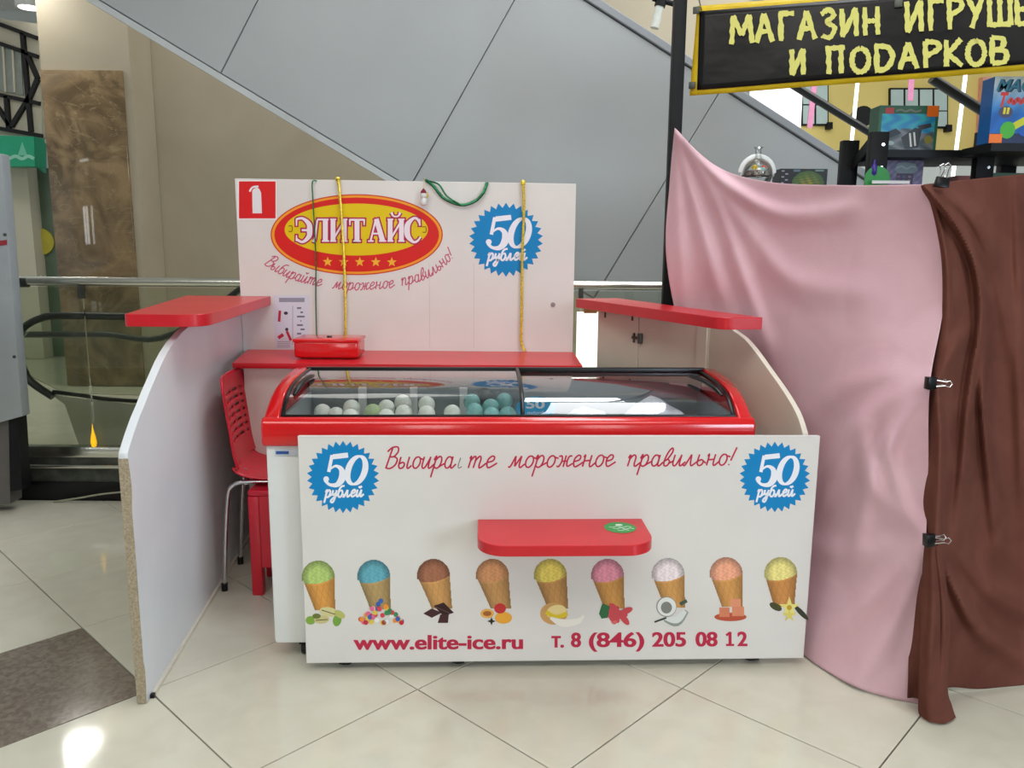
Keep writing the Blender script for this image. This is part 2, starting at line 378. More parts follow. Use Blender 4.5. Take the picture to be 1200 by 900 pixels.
# ================================================================== THE SETTING
YAW = .807; OX, OY, TS = -1.1425, 2.32, .6
ta = np.array([math.cos(YAW), math.sin(YAW)]); tb = np.array([-math.sin(YAW), math.cos(YAW)])
floor = MB().box((-9, -7, -.06), (9, 14, -.012)).build('floor', M_grout); tag(floor, kind='structure')
def clip(poly, ax, lim, keep_less):
    out = []
    for i in range(len(poly)):
        a, b = poly[i], poly[(i+1) % len(poly)]
        ia = (a[ax] <= lim) == keep_less; ib = (b[ax] <= lim) == keep_less
        if ia: out.append(a)
        if ia != ib:
            t = (lim-a[ax])/(b[ax]-a[ax]); out.append(a+(b-a)*t)
    return out
g = .0022; tile_me = {}
YB = 4.205
for i in range(-9, 12):
    for j in range(-9, 9):
        o2 = np.array([OX, OY])+TS*(i*ta+j*tb)
        cn = [o2+g*ta+g*tb, o2+(TS-g)*ta+g*tb, o2+(TS-g)*ta+(TS-g)*tb, o2+g*ta+(TS-g)*tb]
        cx, cy = np.mean(cn, axis=0)
        if cy < .3 or cy > YB+.4 or abs(cx) > 1.2+cy*.75 or (cx > 1.9 and cy > 3.2) : continue
        poly = clip(cn, 1, YB, True)
        if len(poly) < 3: continue
        dark = (i == -1 and j == 0)
        full = len(poly) == 4 and max(p[1] for p in cn) < YB
        key = dark if full else None
        if key is not None and key in tile_me:
            t = bpy.data.objects.new('floor_tile', tile_me[key]); COL.objects.link(t); t.parent = floor
        else:
            t = MB().prism([(p[0]-o2[0], p[1]-o2[1], -.013) for p in poly], (0, 0, .013)).build('floor_tile', M_dtile if dark else M_tile, floor, bevel=.0008, seg=1)
            if key is not None: tile_me[key] = t.data
        t.location = (o2[0], o2[1], random.uniform(-.0003, 0))
        if dark: tag(t, 'dark brown marble floor tile')
# paving beyond the tiles we can pick apart (behind the camera, beyond the balustrade)
rest = MB()
for x0, y0, x1, y1 in ((-9, YB+.12, 9, 14), (-9, -7, 9, -.6)):
    rest.box((x0, y0, -.012), (x1, y1, -.004))
far_floor = rest.build('far_floor_paving', M_tile, floor)

ceil = MB().box((-16, -7, 5.0), (8, 4.3, 5.15)).build('ceiling', M_ceil); tag(ceil, kind='structure')
wb = MB().box((-16, -7.2, 0), (8, -7, 5)).build('wall_back', M_far); tag(wb, kind='structure')
for k, (x0, x1) in enumerate(((-13.6, -12.5), (-11.9, -11.5), (-2.0, -.8), (2.6, 3.8))):
    wn = empty('window_%d' % (k+1), ((x0+x1)/2, -6.98, 1.0)); tag(wn, kind='structure')
    hw = (x1-x0)/2
    MB().box((-hw, 0, 0), (hw, .02, 2.4)).build('pane', M_wemit, wn)
    fr = MB().box((-hw-.06, -.02, -.06), (-hw, .06, 2.46)).box((hw, -.02, -.06), (hw+.06, .06, 2.46)).box((-hw, -.02, 2.4), (hw, .06, 2.46)).box((-hw, -.02, -.06), (hw, .06, 0)).box((-.03, .02, 0), (.03, .06, 2.4))
    fr.build('window_frame', M_bmetal, wn)
# ceiling lamps (recessed panels above, out of the picture but seen in the reflections)
def lamp_panel(x, y, z, sx, sy, lab, m=M_lamp):
    t = empty('ceiling_lamp', (x, y, z), 0, lab, 'ceiling lamp')
    MB().box((-sx/2, -sy/2, -.02), (sx/2, sy/2, 0)).build('diffuser', m, t)
    f_ = MB(); w_ = .03
    f_.box((-sx/2-w_, -sy/2-w_, -.03), (-sx/2, sy/2+w_, .03)).box((sx/2, -sy/2-w_, -.03), (sx/2+w_, sy/2+w_, .03)).box((-sx/2, -sy/2-w_, -.03), (sx/2, -sy/2, .03)).box((-sx/2, sy/2, -.03), (sx/2, sy/2+w_, .03)).box((-sx/2, -sy/2, .0), (sx/2, sy/2, .03))
    f_.build('frame', M_wplast, t)
lamp_panel(.95, 2.9, 4.97, 1.0, 2.4, 'large lit ceiling panel above the freezer, reflected in its glass', M_sky)
skl = empty('skylight', (1.0, 6.3, 8.5), 0, 'bright skylight over the escalator void', 'skylight')
MB().box((-.65, -1.7, 0), (.75, 1.9, .03)).build('pane', M_sky, skl)
for y_ in (-1.75, 0, 1.9): MB().box((-.7, y_, -.05), (.8, y_+.06, .06)).build('frame_bar', M_wplast, skl)
lamp_panel(-9.9, -2.1, 4.97, 1.3, .5, 'lit ceiling panel far left, reflected in the marble column')

# beige wall, column, far walls
xw = P(90, 200, Y=8.3)[0]
wl = MB().box((xw, 8.3, 0), (2.3, 8.5, 6.5)).build('wall_beige', M_beige); tag(wl, kind='structure')
wf = MB().box((-14, 12.5, 0), (14, 12.7, 9)).build('wall_far', M_far); tag(wf, kind='structure')
col = empty('marble_column', (P(97, 300, Y=7.8)[0], 7.8, 0), 0, 'square column faced with glossy brown veined marble, behind the steel rail', 'column')
xa, xb = P(47, 90, Y=7.8)[0]-col.location.x, P(143, 90, Y=7.8)[0]-col.location.x
zt = P(100, 82, Y=7.8)[2]
MB().box((xa, 0, 0), (xb, .06, zt)).build('marble_facing', M_marb, col, bevel=.006)
MB().box((xa, .03, 0), (xb+.07, .49, 6.3)).build('plaster_core', M_beige, col)

# ---------------- facade with black timbering + green sign (far left)
fac = empty('timbered_facade', (P(20, 90, Y=9.6)[0], 9.6, 0), 0, 'cream shop facade with black timber beams at upper left', 'facade')
fx = fac.location.x
def fp(x, y, dy=0): p = P(x, y, Y=9.6+dy); return (p[0]-fx, dy, p[2])
q = [fp(-90, 10), fp(47, 28), fp(49, 160), fp(-90, 160)]
MB().prism(q, (0, .2, 0)).build('wall_panel', M_pale, fac)
beams = [((-60, 6), (42, 44)), ((-60, 30), (43, 66)), ((-60, 98), (45, 121)), ((-60, 140), (48, 159)), ((25, 38), (35, 154)), ((6, 112), (9, 150)), ((-14, 110), (10, 147)), ((31, 117), (12, 148)), ((30, 62), (43, 92)), ((43, 92), (32, 117))]
for a, b in beams:
    A = np.array(fp(*a, -.05)); B = np.array(fp(*b, -.05)); d = B-A; L = np.linalg.norm(d); n = np.cross(d/L, [0, 1, 0])*.022
    MB().prism([A-n, B-n, B+n, A+n], (0, .05, 0)).build('timber_beam', M_blk, fac)
MB().prism([fp(-30, 47, -.02), fp(24, 56, -.02), fp(27, 112, -.02), fp(-30, 100, -.02)], (0, .02, 0)).build('window_curtain', M_curt, fac)
for xx in (2, 13):
    MB().prism([fp(xx, 52, -.04), fp(xx+2, 52, -.04), fp(xx+5, 108, -.04), fp(xx+3, 108, -.04)], (0, .015, 0)).build('glazing_bar', M_pale, fac)
sg = empty('green_shop_sign', (P(20, 180, Y=9.3)[0], 9.3, P(20, 200, Y=9.3)[2]), 0, 'bright green shop sign band under the timbered facade', 'sign')
sx, sz = sg.location.x, sg.location.z
def sp_(x, y, dy=0): p = P(x, y, Y=9.3+dy); return (p[0]-sx, dy, p[2]-sz)
MB().prism([sp_(-80, 156), sp_(40, 160), sp_(41, 195), sp_(-80, 194)], (0, .2, 0)).build('sign_face', M_green, sg)
MB().prism([sp_(40.5, 160), sp_(51, 168, .35), sp_(51, 203, .35), sp_(41.5, 195)], (0, .06, 0)).build('sign_side', M_green, sg)
A_ = Art(sg, -.004)
A_.poly([(26, 166), (21, 182), (32, 182)], (120, 205, 175)).up().stroke([(11, 186), (18, 183), (26, 186), (33, 183), (40, 186)], 4, (150, 215, 190))
A_.build('faded_emblem', sg)
pil = empty('shop_doorway', (P(25, 300, Y=9.7)[0], 9.7, 0), 0, 'cream shop front pillar with dim green doorway beside it, far left', 'shop front')
px_ = pil.location.x
MB().box((P(3, 300, Y=9.7)[0]-px_, 0, 0), (P(41, 300, Y=9.7)[0]-px_, .3, P(20, 190, Y=9.7)[2])).build('pillar', M_pale, pil)
M_dgr = mat('dim_green_glass_door', (96, 116, 98), .3, noise=(3, .3))
MB().box((P(41, 300, Y=9.7)[0]-px_, .2, 0), (P(56, 300, Y=9.7)[0]-px_, .3, P(48, 195, Y=9.7)[2])).build('glass_door', M_dgr, pil)
mb = MB(); mb.lathe([(.001, -.01), (.16, -.01), (.16, .01), (.001, .01)], (P(49, 283, Y=9.9)[0]-px_, .18, P(49, 283, Y=9.9)[2]), 20, axis='y')
mb.build('round_notice', mat('yellow_notice', (200, 190, 70), .5), pil)
fcl = MB().box((-9.5, 7.2, 4.75), (P(41, 0, Y=9.7)[0], 12.4, 4.9)).build('ceiling_upper_left', M_ceil); tag(fcl, kind='structure')
pl_ = empty('pendant_lamp', (-4.56, 7.6, 3.85), 0, 'lit pendant lamp box above the atrium left of the column', 'lamp')
MB().box((-.16, -.3, 0), (.16, .3, .02)).build('diffuser', mat('pendant_glow', (255, 253, 246), .5, emit=28), pl_)
MB().box((-.18, -.32, .02), (.18, .32, .08)).build('housing', M_wplast, pl_)
MB().tube([(0, 0, .08), (0, 0, .90)], .006, 6).build('stem', M_wplast, pl_)
lp = P(34, 4, Y=9.4)
t = empty('spot_lamp', (lp[0], 9.4, lp[2]), 0, 'small bright ceiling spot lamp above the timbered facade, top left', 'lamp')
MB().lathe([(.02, -.05), (.11, -.05), (.12, .03), (.05, .05)], (0, 0, 0), 18).build('glowing_lens', M_lamp, t, smooth=True)
MB().lathe([(.125, -.045), (.14, -.045), (.14, .06), (.125, .06)], (0, 0, 0), 18).build('housing', M_wplast, t, smooth=True)
MB().tube([(0, 0, .05), (0, 0, .5)], .008, 6).build('stem', M_wplast, t)

# ---------------- yellow facade, right, behind the shop
yf = empty('yellow_facade', (P(1040, 130, Y=11)[0], 11, 0), 0, 'yellow painted building facade with grey windows seen below the banner', 'facade')
yx = yf.location.x
def yp(x, y, dy=0): p = P(x, y, Y=11+dy); return (p[0]-yx, dy, p[2])
MB().prism([yp(938, -40), yp(1420, -60), yp(1420, 178), yp(938, 176)], (0, .3, 0)).build('yellow_wall', M_yel, yf)
MB().prism([yp(938, 178, -.3), yp(1420, 180, -.3), yp(1420, 240, -.3), yp(938, 240, -.3)], (0, .5, 0)).build('grey_ledge', M_far, yf)
for (x0, y0, x1, y1, n) in ((940, 90, 971, 147, 2), (1043, 103, 1111, 150, 4)):
    f_ = MB().prism([yp(x0, y0, -.05), yp(x1, y0, -.05), yp(x1, y1, -.05), yp(x0, y1, -.05)], (0, .05, 0)).build('window', M_bmetal, yf)
    wd = (x1-x0)/n
    for k in range(n):
        for (ya, yb_) in ((y0+2, y0+(y1-y0)*.56), (y0+(y1-y0)*.59, y1-2)):
            MB().prism([yp(x0+k*wd+1.2, ya, -.06), yp(x0+(k+1)*wd-1.2, ya, -.06), yp(x0+(k+1)*wd-1.2, yb_, -.06), yp(x0+k*wd+1.2, yb_, -.06)], (0, .012, 0)).build('pane', M_wglass, f_)
    MB().prism([yp(x1-1, y1-4, -.1), yp(x1+5, y1-4, -.1), yp(x1+5, y1+4, -.1), yp(x1-1, y1+4, -.1)], (0, .1, 0)).build('sill_bracket', M_bmetal, yf)
M_glow = mat('white_light_tube', (255, 255, 250), .5, emit=1.6)
fcs = MB().box((1.5, 8.9, 4.7), (8, 11.4, 4.85)).build('ceiling_shop', M_ceil); tag(fcs, kind='structure')
for (a, b, lab) in (((1005, 96), (998, 166), 'white hanging light tube left of the blue toy box'), ((1131, 92), (1116, 212), 'white hanging light tube between the toy boxes')):
    A = P(*a, Y=9.5); B = P(*b, Y=9.5); A = B+(A-B)*((4.7-B[2])/(A[2]-B[2]))
    t = MB().tube([A-B, (0, 0, 0)], .022, 8).build('light_tube', M_glow); t.location = B; tag(t, lab, 'lamp', 'light tubes in front of the yellow facade')
for (a, b, lab) in (((953, 112), (949, 150), 'pink ribbon hanging before the left yellow facade window'), ((1068, 98), (1067, 118), 'short pink ribbon hanging under the banner')):
    A = P(*a, Y=9.2); B = P(*b, Y=9.2); d = (A-B)*((4.7-B[2])/(A[2]-B[2]))
    t = MB().prism([(-.03, 0, 0), (.03, 0, 0), (d[0]+.03, 0, d[2]), (d[0]-.03, 0, d[2])], (0, .01, 0)).build('pink_ribbon', mat('pink_ribbon_satin', (232, 150, 190), .5)); t.location = B; tag(t, lab, 'ribbon')
cc = P(1010, 137, Y=9.8)
t = MB().lathe([(.02, -.04), (.12, -.04), (.12, .04), (.02, .04)], (0, 0, 0), 20, axis='y').build('round_wall_lamp', M_bmetal); t.location = cc; tag(t, 'small dark round disc on the yellow facade', 'lamp')
MB().prism([yp(1152, 90, -.1), yp(1162, 90, -.1), yp(1158, 178, -.1), yp(1147, 178, -.1)], (0, .1, 0)).build('salmon_pilaster', mat('salmon_paint', (232, 168, 150), .7), yf)
t = MB().prism([np.array(P(880, 100, Y=10.6)), np.array(P(941, 100, Y=10.6)), np.array([P(941, 160, Y=10.6)[0], 10.6, .0]), np.array([P(880, 160, Y=10.6)[0], 10.6, .0])], (0, .05, 0)).build('lit_shop_window', mat('lit_white_window', (250, 252, 255), .5, emit=1.0)); tag(t, 'bright white lit window left of the yellow facade', 'window')

# upper floor side seen over the escalator
t = MB().box((P(690, 0, Y=9)[0], 9, P(690, 60, Y=9)[2]), (P(860, 0, Y=9)[0], 9.2, 6.5)).build('upper_floor_edge', mat('upper_wall_white', (214, 218, 214), .7)); tag(t, kind='structure')
t = MB().box((P(722, 0, Y=8.8)[0], 8.8, P(722, 9, Y=8.8)[2]), (P(742, 0, Y=8.8)[0], 8.95, 6)).build('dark_wall_screen', M_bmetal); tag(t, 'dark panel peeking over the escalator top', 'panel')
sl = empty('track_spotlight', P(775, 3, Y=6.2), 0, 'pale cylindrical track spotlight on black bracket above the escalator', 'lamp')
s0 = P(775, 3, Y=6.2); s1 = P(767, 33, Y=6.2); s2 = P(773, 8, Y=6.2)
MB().tube([s2-s0, s1-s0], .032, 14).build('lamp_body', mat('translucent_lamp_body', (205, 208, 200), .4), sl, smooth=True)
MB().tube([s2-s0+(s2-s1)*.35, s2-s0], .04, 14).build('lamp_cap', M_bmetal, sl, smooth=True)
MB().tube([P(765, -2, Y=6.2)-s0, P(795, 6, Y=6.2)-s0], .02, 8).tube([(0, 0, .5), (0, 0, 0)], .012, 8).build('bracket', M_bmetal, sl)

# ---------------- escalator (large diagonal side)
YE = 4.95
e0 = P(100, 0, Y=YE); e1 = P(450, 211, Y=YE); u = (e1-e0)/np.linalg.norm(e1-e0); nn = np.array([-u[2], 0, u[0]])
if nn[2] < 0: nn = -nn
top = P(745, 27, Y=YE); H = float((top-e0)@nn); trim = float((P(115, 0, Y=YE)-e0)@nn)
esc = empty('escalator', tuple(e0), 0, 'large grey clad escalator side running diagonally behind the kiosk', 'escalator')
def ep(s, h, dy=0): v = u*s+nn*h; return (v[0], dy, v[2])
def eps(x, y): v = P(x, y, Y=YE)-e0; return float(v@u)
seams = [eps(603, 0)-1.62*2, eps(603, 0)-1.62, eps(603, 0), (eps(840, 115)+eps(809, 163))/2]
seams = [seams[2]-(seams[3]-seams[2])*2, (eps(297, 7)+eps(262, 82))/2, seams[2], seams[3], seams[3]*2-seams[2]]
ss = [seams[0]-1.0]+seams
smax = (e0[2]-.02)/(-u[2])     # stays above the floor
ss = [s for s in ss if s < smax-.2]+[smax]
gp = .0025
for a, b in zip(ss, ss[1:]):
    MB().prism([ep(a+gp, trim+.006), ep(b-gp, trim+.006), ep(b-gp, H-.05), ep(a+gp, H-.05)], (0, .02, 0)).build('side_panel', M_esc, esc, bevel=.003, seg=1)
MB().prism([ep(ss[0], 0, -.012), ep(smax, 0, -.012), ep(smax, trim, -.012), ep(ss[0], trim, -.012)], (0, .04, 0)).build('bottom_trim', M_esct, esc, bevel=.003, seg=1)
MB().prism([ep(ss[0], H-.045, -.02), ep(smax, H-.045, -.02), ep(smax, H, -.02), ep(ss[0], H, -.02)], (0, 1.1, 0)).build('top_capping', M_escd, esc, bevel=.005, seg=1)
MB().prism([ep(ss[0], .01, .02), ep(smax-.02, .01, .02), ep(smax-.02, H-.05, .02), ep(ss[0], H-.05, .02)], (0, 1.05, 0)).build('truss_body', M_escd, esc)

# second handrails at the right, seen under the banner
for (a, b, Y, r, lab) in (((925, 97), (1030, 162), 5.6, .035, 'dark slanted handrail crossing the yellow facade window'), ((1092, 92), (1172, 143), 5.0, .04, 'dark slanted handrail above the right toy boxes')):
    A = P(*a, Y=Y); B = P(*b, Y=Y)
    t = MB().tube([(0, 0, 0), B-A], r, 10, flat=.7).build('slanted_handrail', M_rubber, smooth=True); t.location = A; tag(t, lab, 'handrail')

# ---------------- glass balustrade with steel rail
YG = 4.23
bal = empty('glass_balustrade', (-1.0, YG, 0), 0, 'glass balustrade with round steel top rail behind the kiosk', 'railing')
bx = -1.0
zr = 1.197
MB().tube([(P(17, 327, Y=YG)[0]-bx, 0, zr), (1.1-bx, 0, zr)], .024, 16).build('top_rail', M_steel, bal, smooth=True)
MB().tube([(P(15, 328, Y=YG)[0]-bx, 0, zr-.005), (P(33, 328, Y=YG)[0]-bx, 0, zr-.005)], .028, 12).build('rail_end_cap', M_dsteel, bal, smooth=True)
xj = [-3.2, P(102, 420, Y=YG)[0], -.92, .36, 1.1]
for a, b in zip(xj, xj[1:]):
    MB().box((a+.006-bx, -.006, .30), (b-.006-bx, .006, zr-.03)).build('glass_panel', G_bal, bal)
for x in xj[1:4]:
    MB().box((x-bx-.012, -.02, zr-.09), (x-bx+.012, .02, zr-.02)).build('rail_bracket', M_dsteel, bal)
MB().box((-3.2-bx, -.03, .245), (1.1-bx, .03, .305)).build('steel_channel', M_steel, bal, bevel=.006)
MB().box((-3.2-bx, -.012, .17), (1.1-bx, .05, .245)).build('fascia', M_dsteel, bal)
MB().tube([(-3.2-bx, -.03, .195), (1.1-bx, -.03, .195)], .012, 10).build('lower_bar', M_steel, bal, smooth=True)
MB().box((-3.2-bx, .0, .10), (1.1-bx, .05, .17)).build('fascia_lower', M_dsteel, bal)
MB().box((-3.2-bx, -.015, 0), (1.1-bx, .12, .10)).build('black_plinth', M_black, bal)
p = P(108, 504, Y=YG-.04)
t = MB().lathe([(.002, -.04), (.012, -.035), (.016, -.01), (.012, .02), (.004, .06), (.001, .09)], (0, 0, 0), 14).build('yellow_flare', mat('yellow_flare_glow', (255, 196, 20), .3, emit=.6), smooth=True)  # reflection at the glass joint, built as a small glowing solid
t.location = (p[0], YG-.035, .345); tag(t, 'yellow glint modelled as a small drop-shaped marker at the base of the glass', 'flare')
cb = [P(62, 588, Z=.006), P(90, 584, Y=4.17), P(120, 579, Y=4.16), P(160, 575, Y=4.17)]
t = MB().tube(crom(cb, 5), .005, 6).build('cable', mat('pale_cable', (150, 150, 130), .5), smooth=True); tag(t, 'thin pale cable along the black plinth behind the left panel', 'cable')

# ---------------- second escalator behind the glass (newel loop, handrails)
ne = empty('escalator_newel', (P(60, 470, Y=5.3)[0], 5.3, 0), 0, 'escalator end with black handrail loop behind the glass', 'escalator')
nx_ = ne.location.x
def npt(x, y, Y=5.3): p = P(x, y, Y=Y); return (p[0]-nx_, Y-5.3, p[2])
MB().tube(crom([npt(310, 368), npt(170, 371), npt(70, 370), npt(45, 374), npt(28, 384), npt(21, 397), npt(23, 420), npt(34, 445), npt(62, 465)], 6), .030, 12, flat=.8).build('handrail', M_rubber, ne, smooth=True)
MB().tube(crom([npt(22, 392, 6.4), npt(120, 392, 6.4), npt(205, 391, 6.4), npt(330, 300, 6.4)], 6), .032, 12, flat=.8).build('far_handrail', M_rubber, ne, smooth=True)
MB().prism([npt(58, 462), npt(160, 474), npt(330, 476), npt(330, 560), npt(105, 560), npt(75, 474)], (0, .12, 0)).build('skirt', mat('satin_steel_skirt', (168, 166, 150), .38, metal=.5, noise=(3, .3)), ne, bevel=.01)
MB().tube(crom([npt(62, 459), npt(100, 464), npt(130, 468), npt(200, 471), npt(330, 470)], 5), .014, 8).build('deck_edge', M_black, ne, smooth=True)
MB().prism([npt(72, 371), npt(330, 371), npt(330, 468), npt(75, 461), npt(35, 441), npt(27, 420), npt(25, 398), npt(40, 379)], (0, .012, 0)).build('inner_glass', G_bal, ne)

# ---------------- grey display cabinet at the far left edge
cbn = empty('display_cabinet', (P(-15, 560, Y=3.95)[0], 3.95, 0), 0, 'grey metal display cabinet on dark leg at the left edge', 'cabinet')
cx_ = cbn.location.x
def cpt(x, y, dy=0): p = P(x, y, Y=3.95+dy); return (p[0]-cx_, dy, p[2])
MB().prism([cpt(-60, 180), cpt(1, 180), cpt(26, 488), cpt(-60, 512)], (0, .07, 0)).build('cabinet_body', M_grey, cbn, bevel=.006)
MB().prism([cpt(-50, 492, .04), cpt(10, 485, .04), cpt(12, 590, .04), cpt(-50, 600, .04)], (0, .1, 0)).build('leg_panel', mat('grey_brown_leg', (96, 92, 90), .5), cbn)
MB().prism([cpt(10, 490, .02), cpt(20, 489, .02), cpt(26, 574, .02), cpt(12, 576, .02)], (0, .08, 0)).build('leg', M_bmetal, cbn)
MB().prism([cpt(-8, 283, -.003), cpt(8, 281, -.003), cpt(8, 287, -.003), cpt(-8, 289, -.003)], (0, .003, 0)).build('red_mark', mat('red_print', (150, 40, 50), .5), cbn)
for (x, y) in ((17, 418), (6, 275)):
    q_ = cpt(x, y); MB().lathe([(.001, -.004), (.008, -.004), (.008, .002)], q_, 10, axis='y').build('screw', M_dsteel, cbn)

# bright display seen through the gap
bd = MB().box((P(676, 390, Y=7)[0], 7, P(690, 500, Y=7)[2]), (P(702, 390, Y=7)[0], 7.05, P(690, 366, Y=7)[2])).build('lit_display_board', mat('lit_display_white', (250, 252, 250), .5, emit=1.6)); tag(bd, 'bright white lit board in the gap right of the back panel', 'display')
bd2 = MB().box((P(684, 390, Y=6.9)[0], 6.9, P(690, 367, Y=6.9)[2]), (P(699, 390, Y=6.9)[0], 6.95, P(690, 356, Y=6.9)[2])).build('orange_display_card', mat('orange_card', (216, 130, 80), .5)); bd2.parent = bd; bd2['label'] = 'small orange card'

# ================================================================== KIOSK
# ---- front advertising board
A0 = np.array([-.672, 2.436]); B0 = np.array([.992, 2.495]); WB = float(np.linalg.norm(B0-A0)); rzb = math.atan2(B0[1]-A0[1], B0[0]-A0[0])
fb = empty('advertising_board', (A0[0], A0[1], 0), rzb, 'white front board with a row of ice cream cones and phone number', 'board')
MB().box((0, 0, .032), (WB, .018, .80)).build('panel', M_lam, fb, bevel=.0012, seg=1)
MB().box((0, .0, .8002), (WB, .018, .8012)).build('top_edge_band', M_wplast, fb)
for x in (.12, .5, WB-.16):
    f_ = MB().box((x-.012, .045, .0), (x+.012, .06, .006)).tube([(x-.02, .05, .022), (x+.02, .05, .022)], .02, 12)
    f_.box((x-.025, .018, .04), (x+.025, .08, .046)).build('castor', M_black, fb)
art = Art(fb); badge(art, 402, 559, 42.5); art.build('left_price_badge', fb, 'blue toothed price badge at left of the board')
art = Art(fb); badge(art, 908, 559, 41.5); art.build('right_price_badge', fb, 'blue toothed price badge at right of the board')
art = Art(fb)
write(art, 'Выоира', [(452, 549), (533, 548.5)], 13.5, None, 1.9, MAG, .3)
write(art, 'i', [(536, 548.5), (545, 548.5)], 12, None, 1.1, (120, 110, 110), .3)
write(art, 'те', [(548, 548.5), (581, 548)], 13.5, None, 1.9, MAG, .3)
art.build('slogan_word', fb)
art = Art(fb); write(art, 'мороженое', [(597, 548), (720, 546.5)], 13.5, None, 1.9, MAG, .3); art.build('slogan_word', fb)
art = Art(fb); write(art, 'правильно!', [(735, 546.5), (861, 545)], 13, None, 1.9, MAG, .3); art.build('slogan_word', fb)
def bold(txt, x0, x1, yb, h_, sl, nm):
    a = Art(fb)
    for k_ in range(3): a.text(txt, x0+k_*.55, x1-1.1+k_*.55, yb, h_, MAG, .018, sl); a.layer += .3
    a.build(nm, fb)
bold('www.elite-ice.ru', 414, 613, 761, 16.5, -.004, 'web_address_lettering')
bold('т.', 646, 661, 758.5, 16.5, 0, 'phone_lettering'); bold('8', 669, 681, 758, 16.5, 0, 'phone_lettering'); bold('(846)', 690, 755, 758, 16.5, -.006, 'phone_lettering')
bold('205', 764, 804, 757.5, 16.5, -.006, 'phone_lettering'); bold('08', 815, 841, 757.2, 16.5, -.006, 'phone_lettering'); a12 = Art(fb); a12.stroke([(855.5, 757), (855.5, 740.5)], 3.6, MAG, False).stroke([(851, 744.5), (856, 741)], 2.8, MAG, False).stroke([(850.8, 755.8), (860.4, 755.8)], 2.6, MAG, False)
for k_ in range(3): a12.text('2', 864+k_*.5, 875+k_*.5, 756.9, 16.5, MAG, .018); a12.layer += .3
a12.build('phone_lettering', fb)
# ice cream cones
def cone_print(cx, ty, ballc, conec, lean, topping, nm):
    a = Art(fb); r = 19.3
    def shape(x, y):
        # ball + waffle cup outline
        yy = y-ty
        if yy < 0 or yy > 58: return None
        bx_ = cx
        if yy < 2*r*.62:
            d = math.hypot((x-bx_)/r, (yy-r)/r)
            inside = d < 1 or (yy > r and abs(x-bx_) < r)
        else: inside = False
        cut = 27-(x-cx)*(.16 if lean > 0 else .05)+ (x-cx)**2*.012*(-1)
        tt = max(0, (yy-20)/38)
        mid = cx+lean*tt; hw_ = r*(1-.38*tt**.9) if yy > 20 else r
        if yy >= 2*r*.62 and abs(x-mid) < hw_: inside = True
        if not inside: return None
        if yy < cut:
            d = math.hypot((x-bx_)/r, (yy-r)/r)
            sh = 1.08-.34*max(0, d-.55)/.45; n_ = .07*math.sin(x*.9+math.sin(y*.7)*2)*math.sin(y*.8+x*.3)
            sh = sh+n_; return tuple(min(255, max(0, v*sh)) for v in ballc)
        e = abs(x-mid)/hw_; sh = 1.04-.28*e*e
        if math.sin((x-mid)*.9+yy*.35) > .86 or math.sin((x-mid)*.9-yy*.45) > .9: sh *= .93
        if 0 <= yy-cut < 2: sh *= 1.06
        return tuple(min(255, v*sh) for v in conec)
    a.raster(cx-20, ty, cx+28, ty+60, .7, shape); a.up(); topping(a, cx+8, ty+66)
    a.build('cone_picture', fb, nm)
def t_pist(a, x, y):
    for dx, dy, rx, ry, c, ro in ((-17, 4, 6, 5, (130, 170, 70), 0), (14, 4, 5, 7, (120, 165, 70), .2), (-4, 3, 9, 5, (206, 196, 140), -.1), (4, -6, 11, 5.5, (214, 206, 150), .15), (17, -3, 7, 4, (190, 190, 110), .5), (-10, -1, 5, 3, (110, 120, 60), 0)):
        a.ell(x+dx, y+dy, rx, ry, c, 16, ro).up()
    a.stroke([(x-11, y+4), (x+3, y+3)], 1, (110, 96, 60), False).stroke([(x-4, y-8), (x+12, y-3)], 1, (110, 96, 60), False)
def t_candy(a, x, y):
    r_ = random.Random(3); cs = [(214, 70, 80), (60, 140, 90), (240, 150, 60), (60, 100, 180), (230, 110, 150), (230, 200, 80), (200, 50, 60), (240, 240, 235)]
    for k in range(46):
        t_ = r_.random(); dx = (r_.random()-.5)*50; dy = 8-r_.random()*max(4, 26-abs(dx)*.9)
        a.ell(x+dx, y+dy, 2.9, 2.9, cs[k % 8], 8).up(); a.layer -= (k % 3 != 0)
def t_choc(a, x, y):
    D = (70, 40, 42); E = (50, 28, 30)
    a.poly([(x-20, y-2), (x-10, y-8), (x+2, y-3), (x-10, y+3)], D).up().poly([(x-8, y-11), (x+4, y-15), (x+16, y-3), (x+4, y+1)], E).up().poly([(x-3, y+9), (x, y-1), (x+10, y-1), (x+9, y+9)], D)
    a.up().stroke([(x-6, y-10), (x+12, y-2)], .8, (110, 74, 70), False)
def t_apri(a, x, y):
    a.ell(x-14, y-2, 8, 5.5, (236, 180, 90), 18).up().ell(x-14, y-2, 5, 3, (170, 100, 50), 12).up().ell(x+5, y+3, 10, 7, (236, 170, 60), 20).up().ell(x+1, y-8, 7, 6, (200, 54, 54), 18).up().star(x-9, y+7, 5, 2, 4, (50, 50, 40))
def t_melon(a, x, y):
    a.ell(x-4, y-2, 16, 13, (206, 160, 100), 24).up().ell(x-1, y-4, 12, 8, (236, 214, 150), 20, -.2).up().stroke([(x-13, y-4), (x-2, y+2), (x+12, y-2)], 5, (222, 196, 50)).up().stroke([(x-8, y+3), (x+6, y+9), (x+24, y+7), (x+31, y)], 0, (238, 234, 224), w=[3, 9, 7, 2])
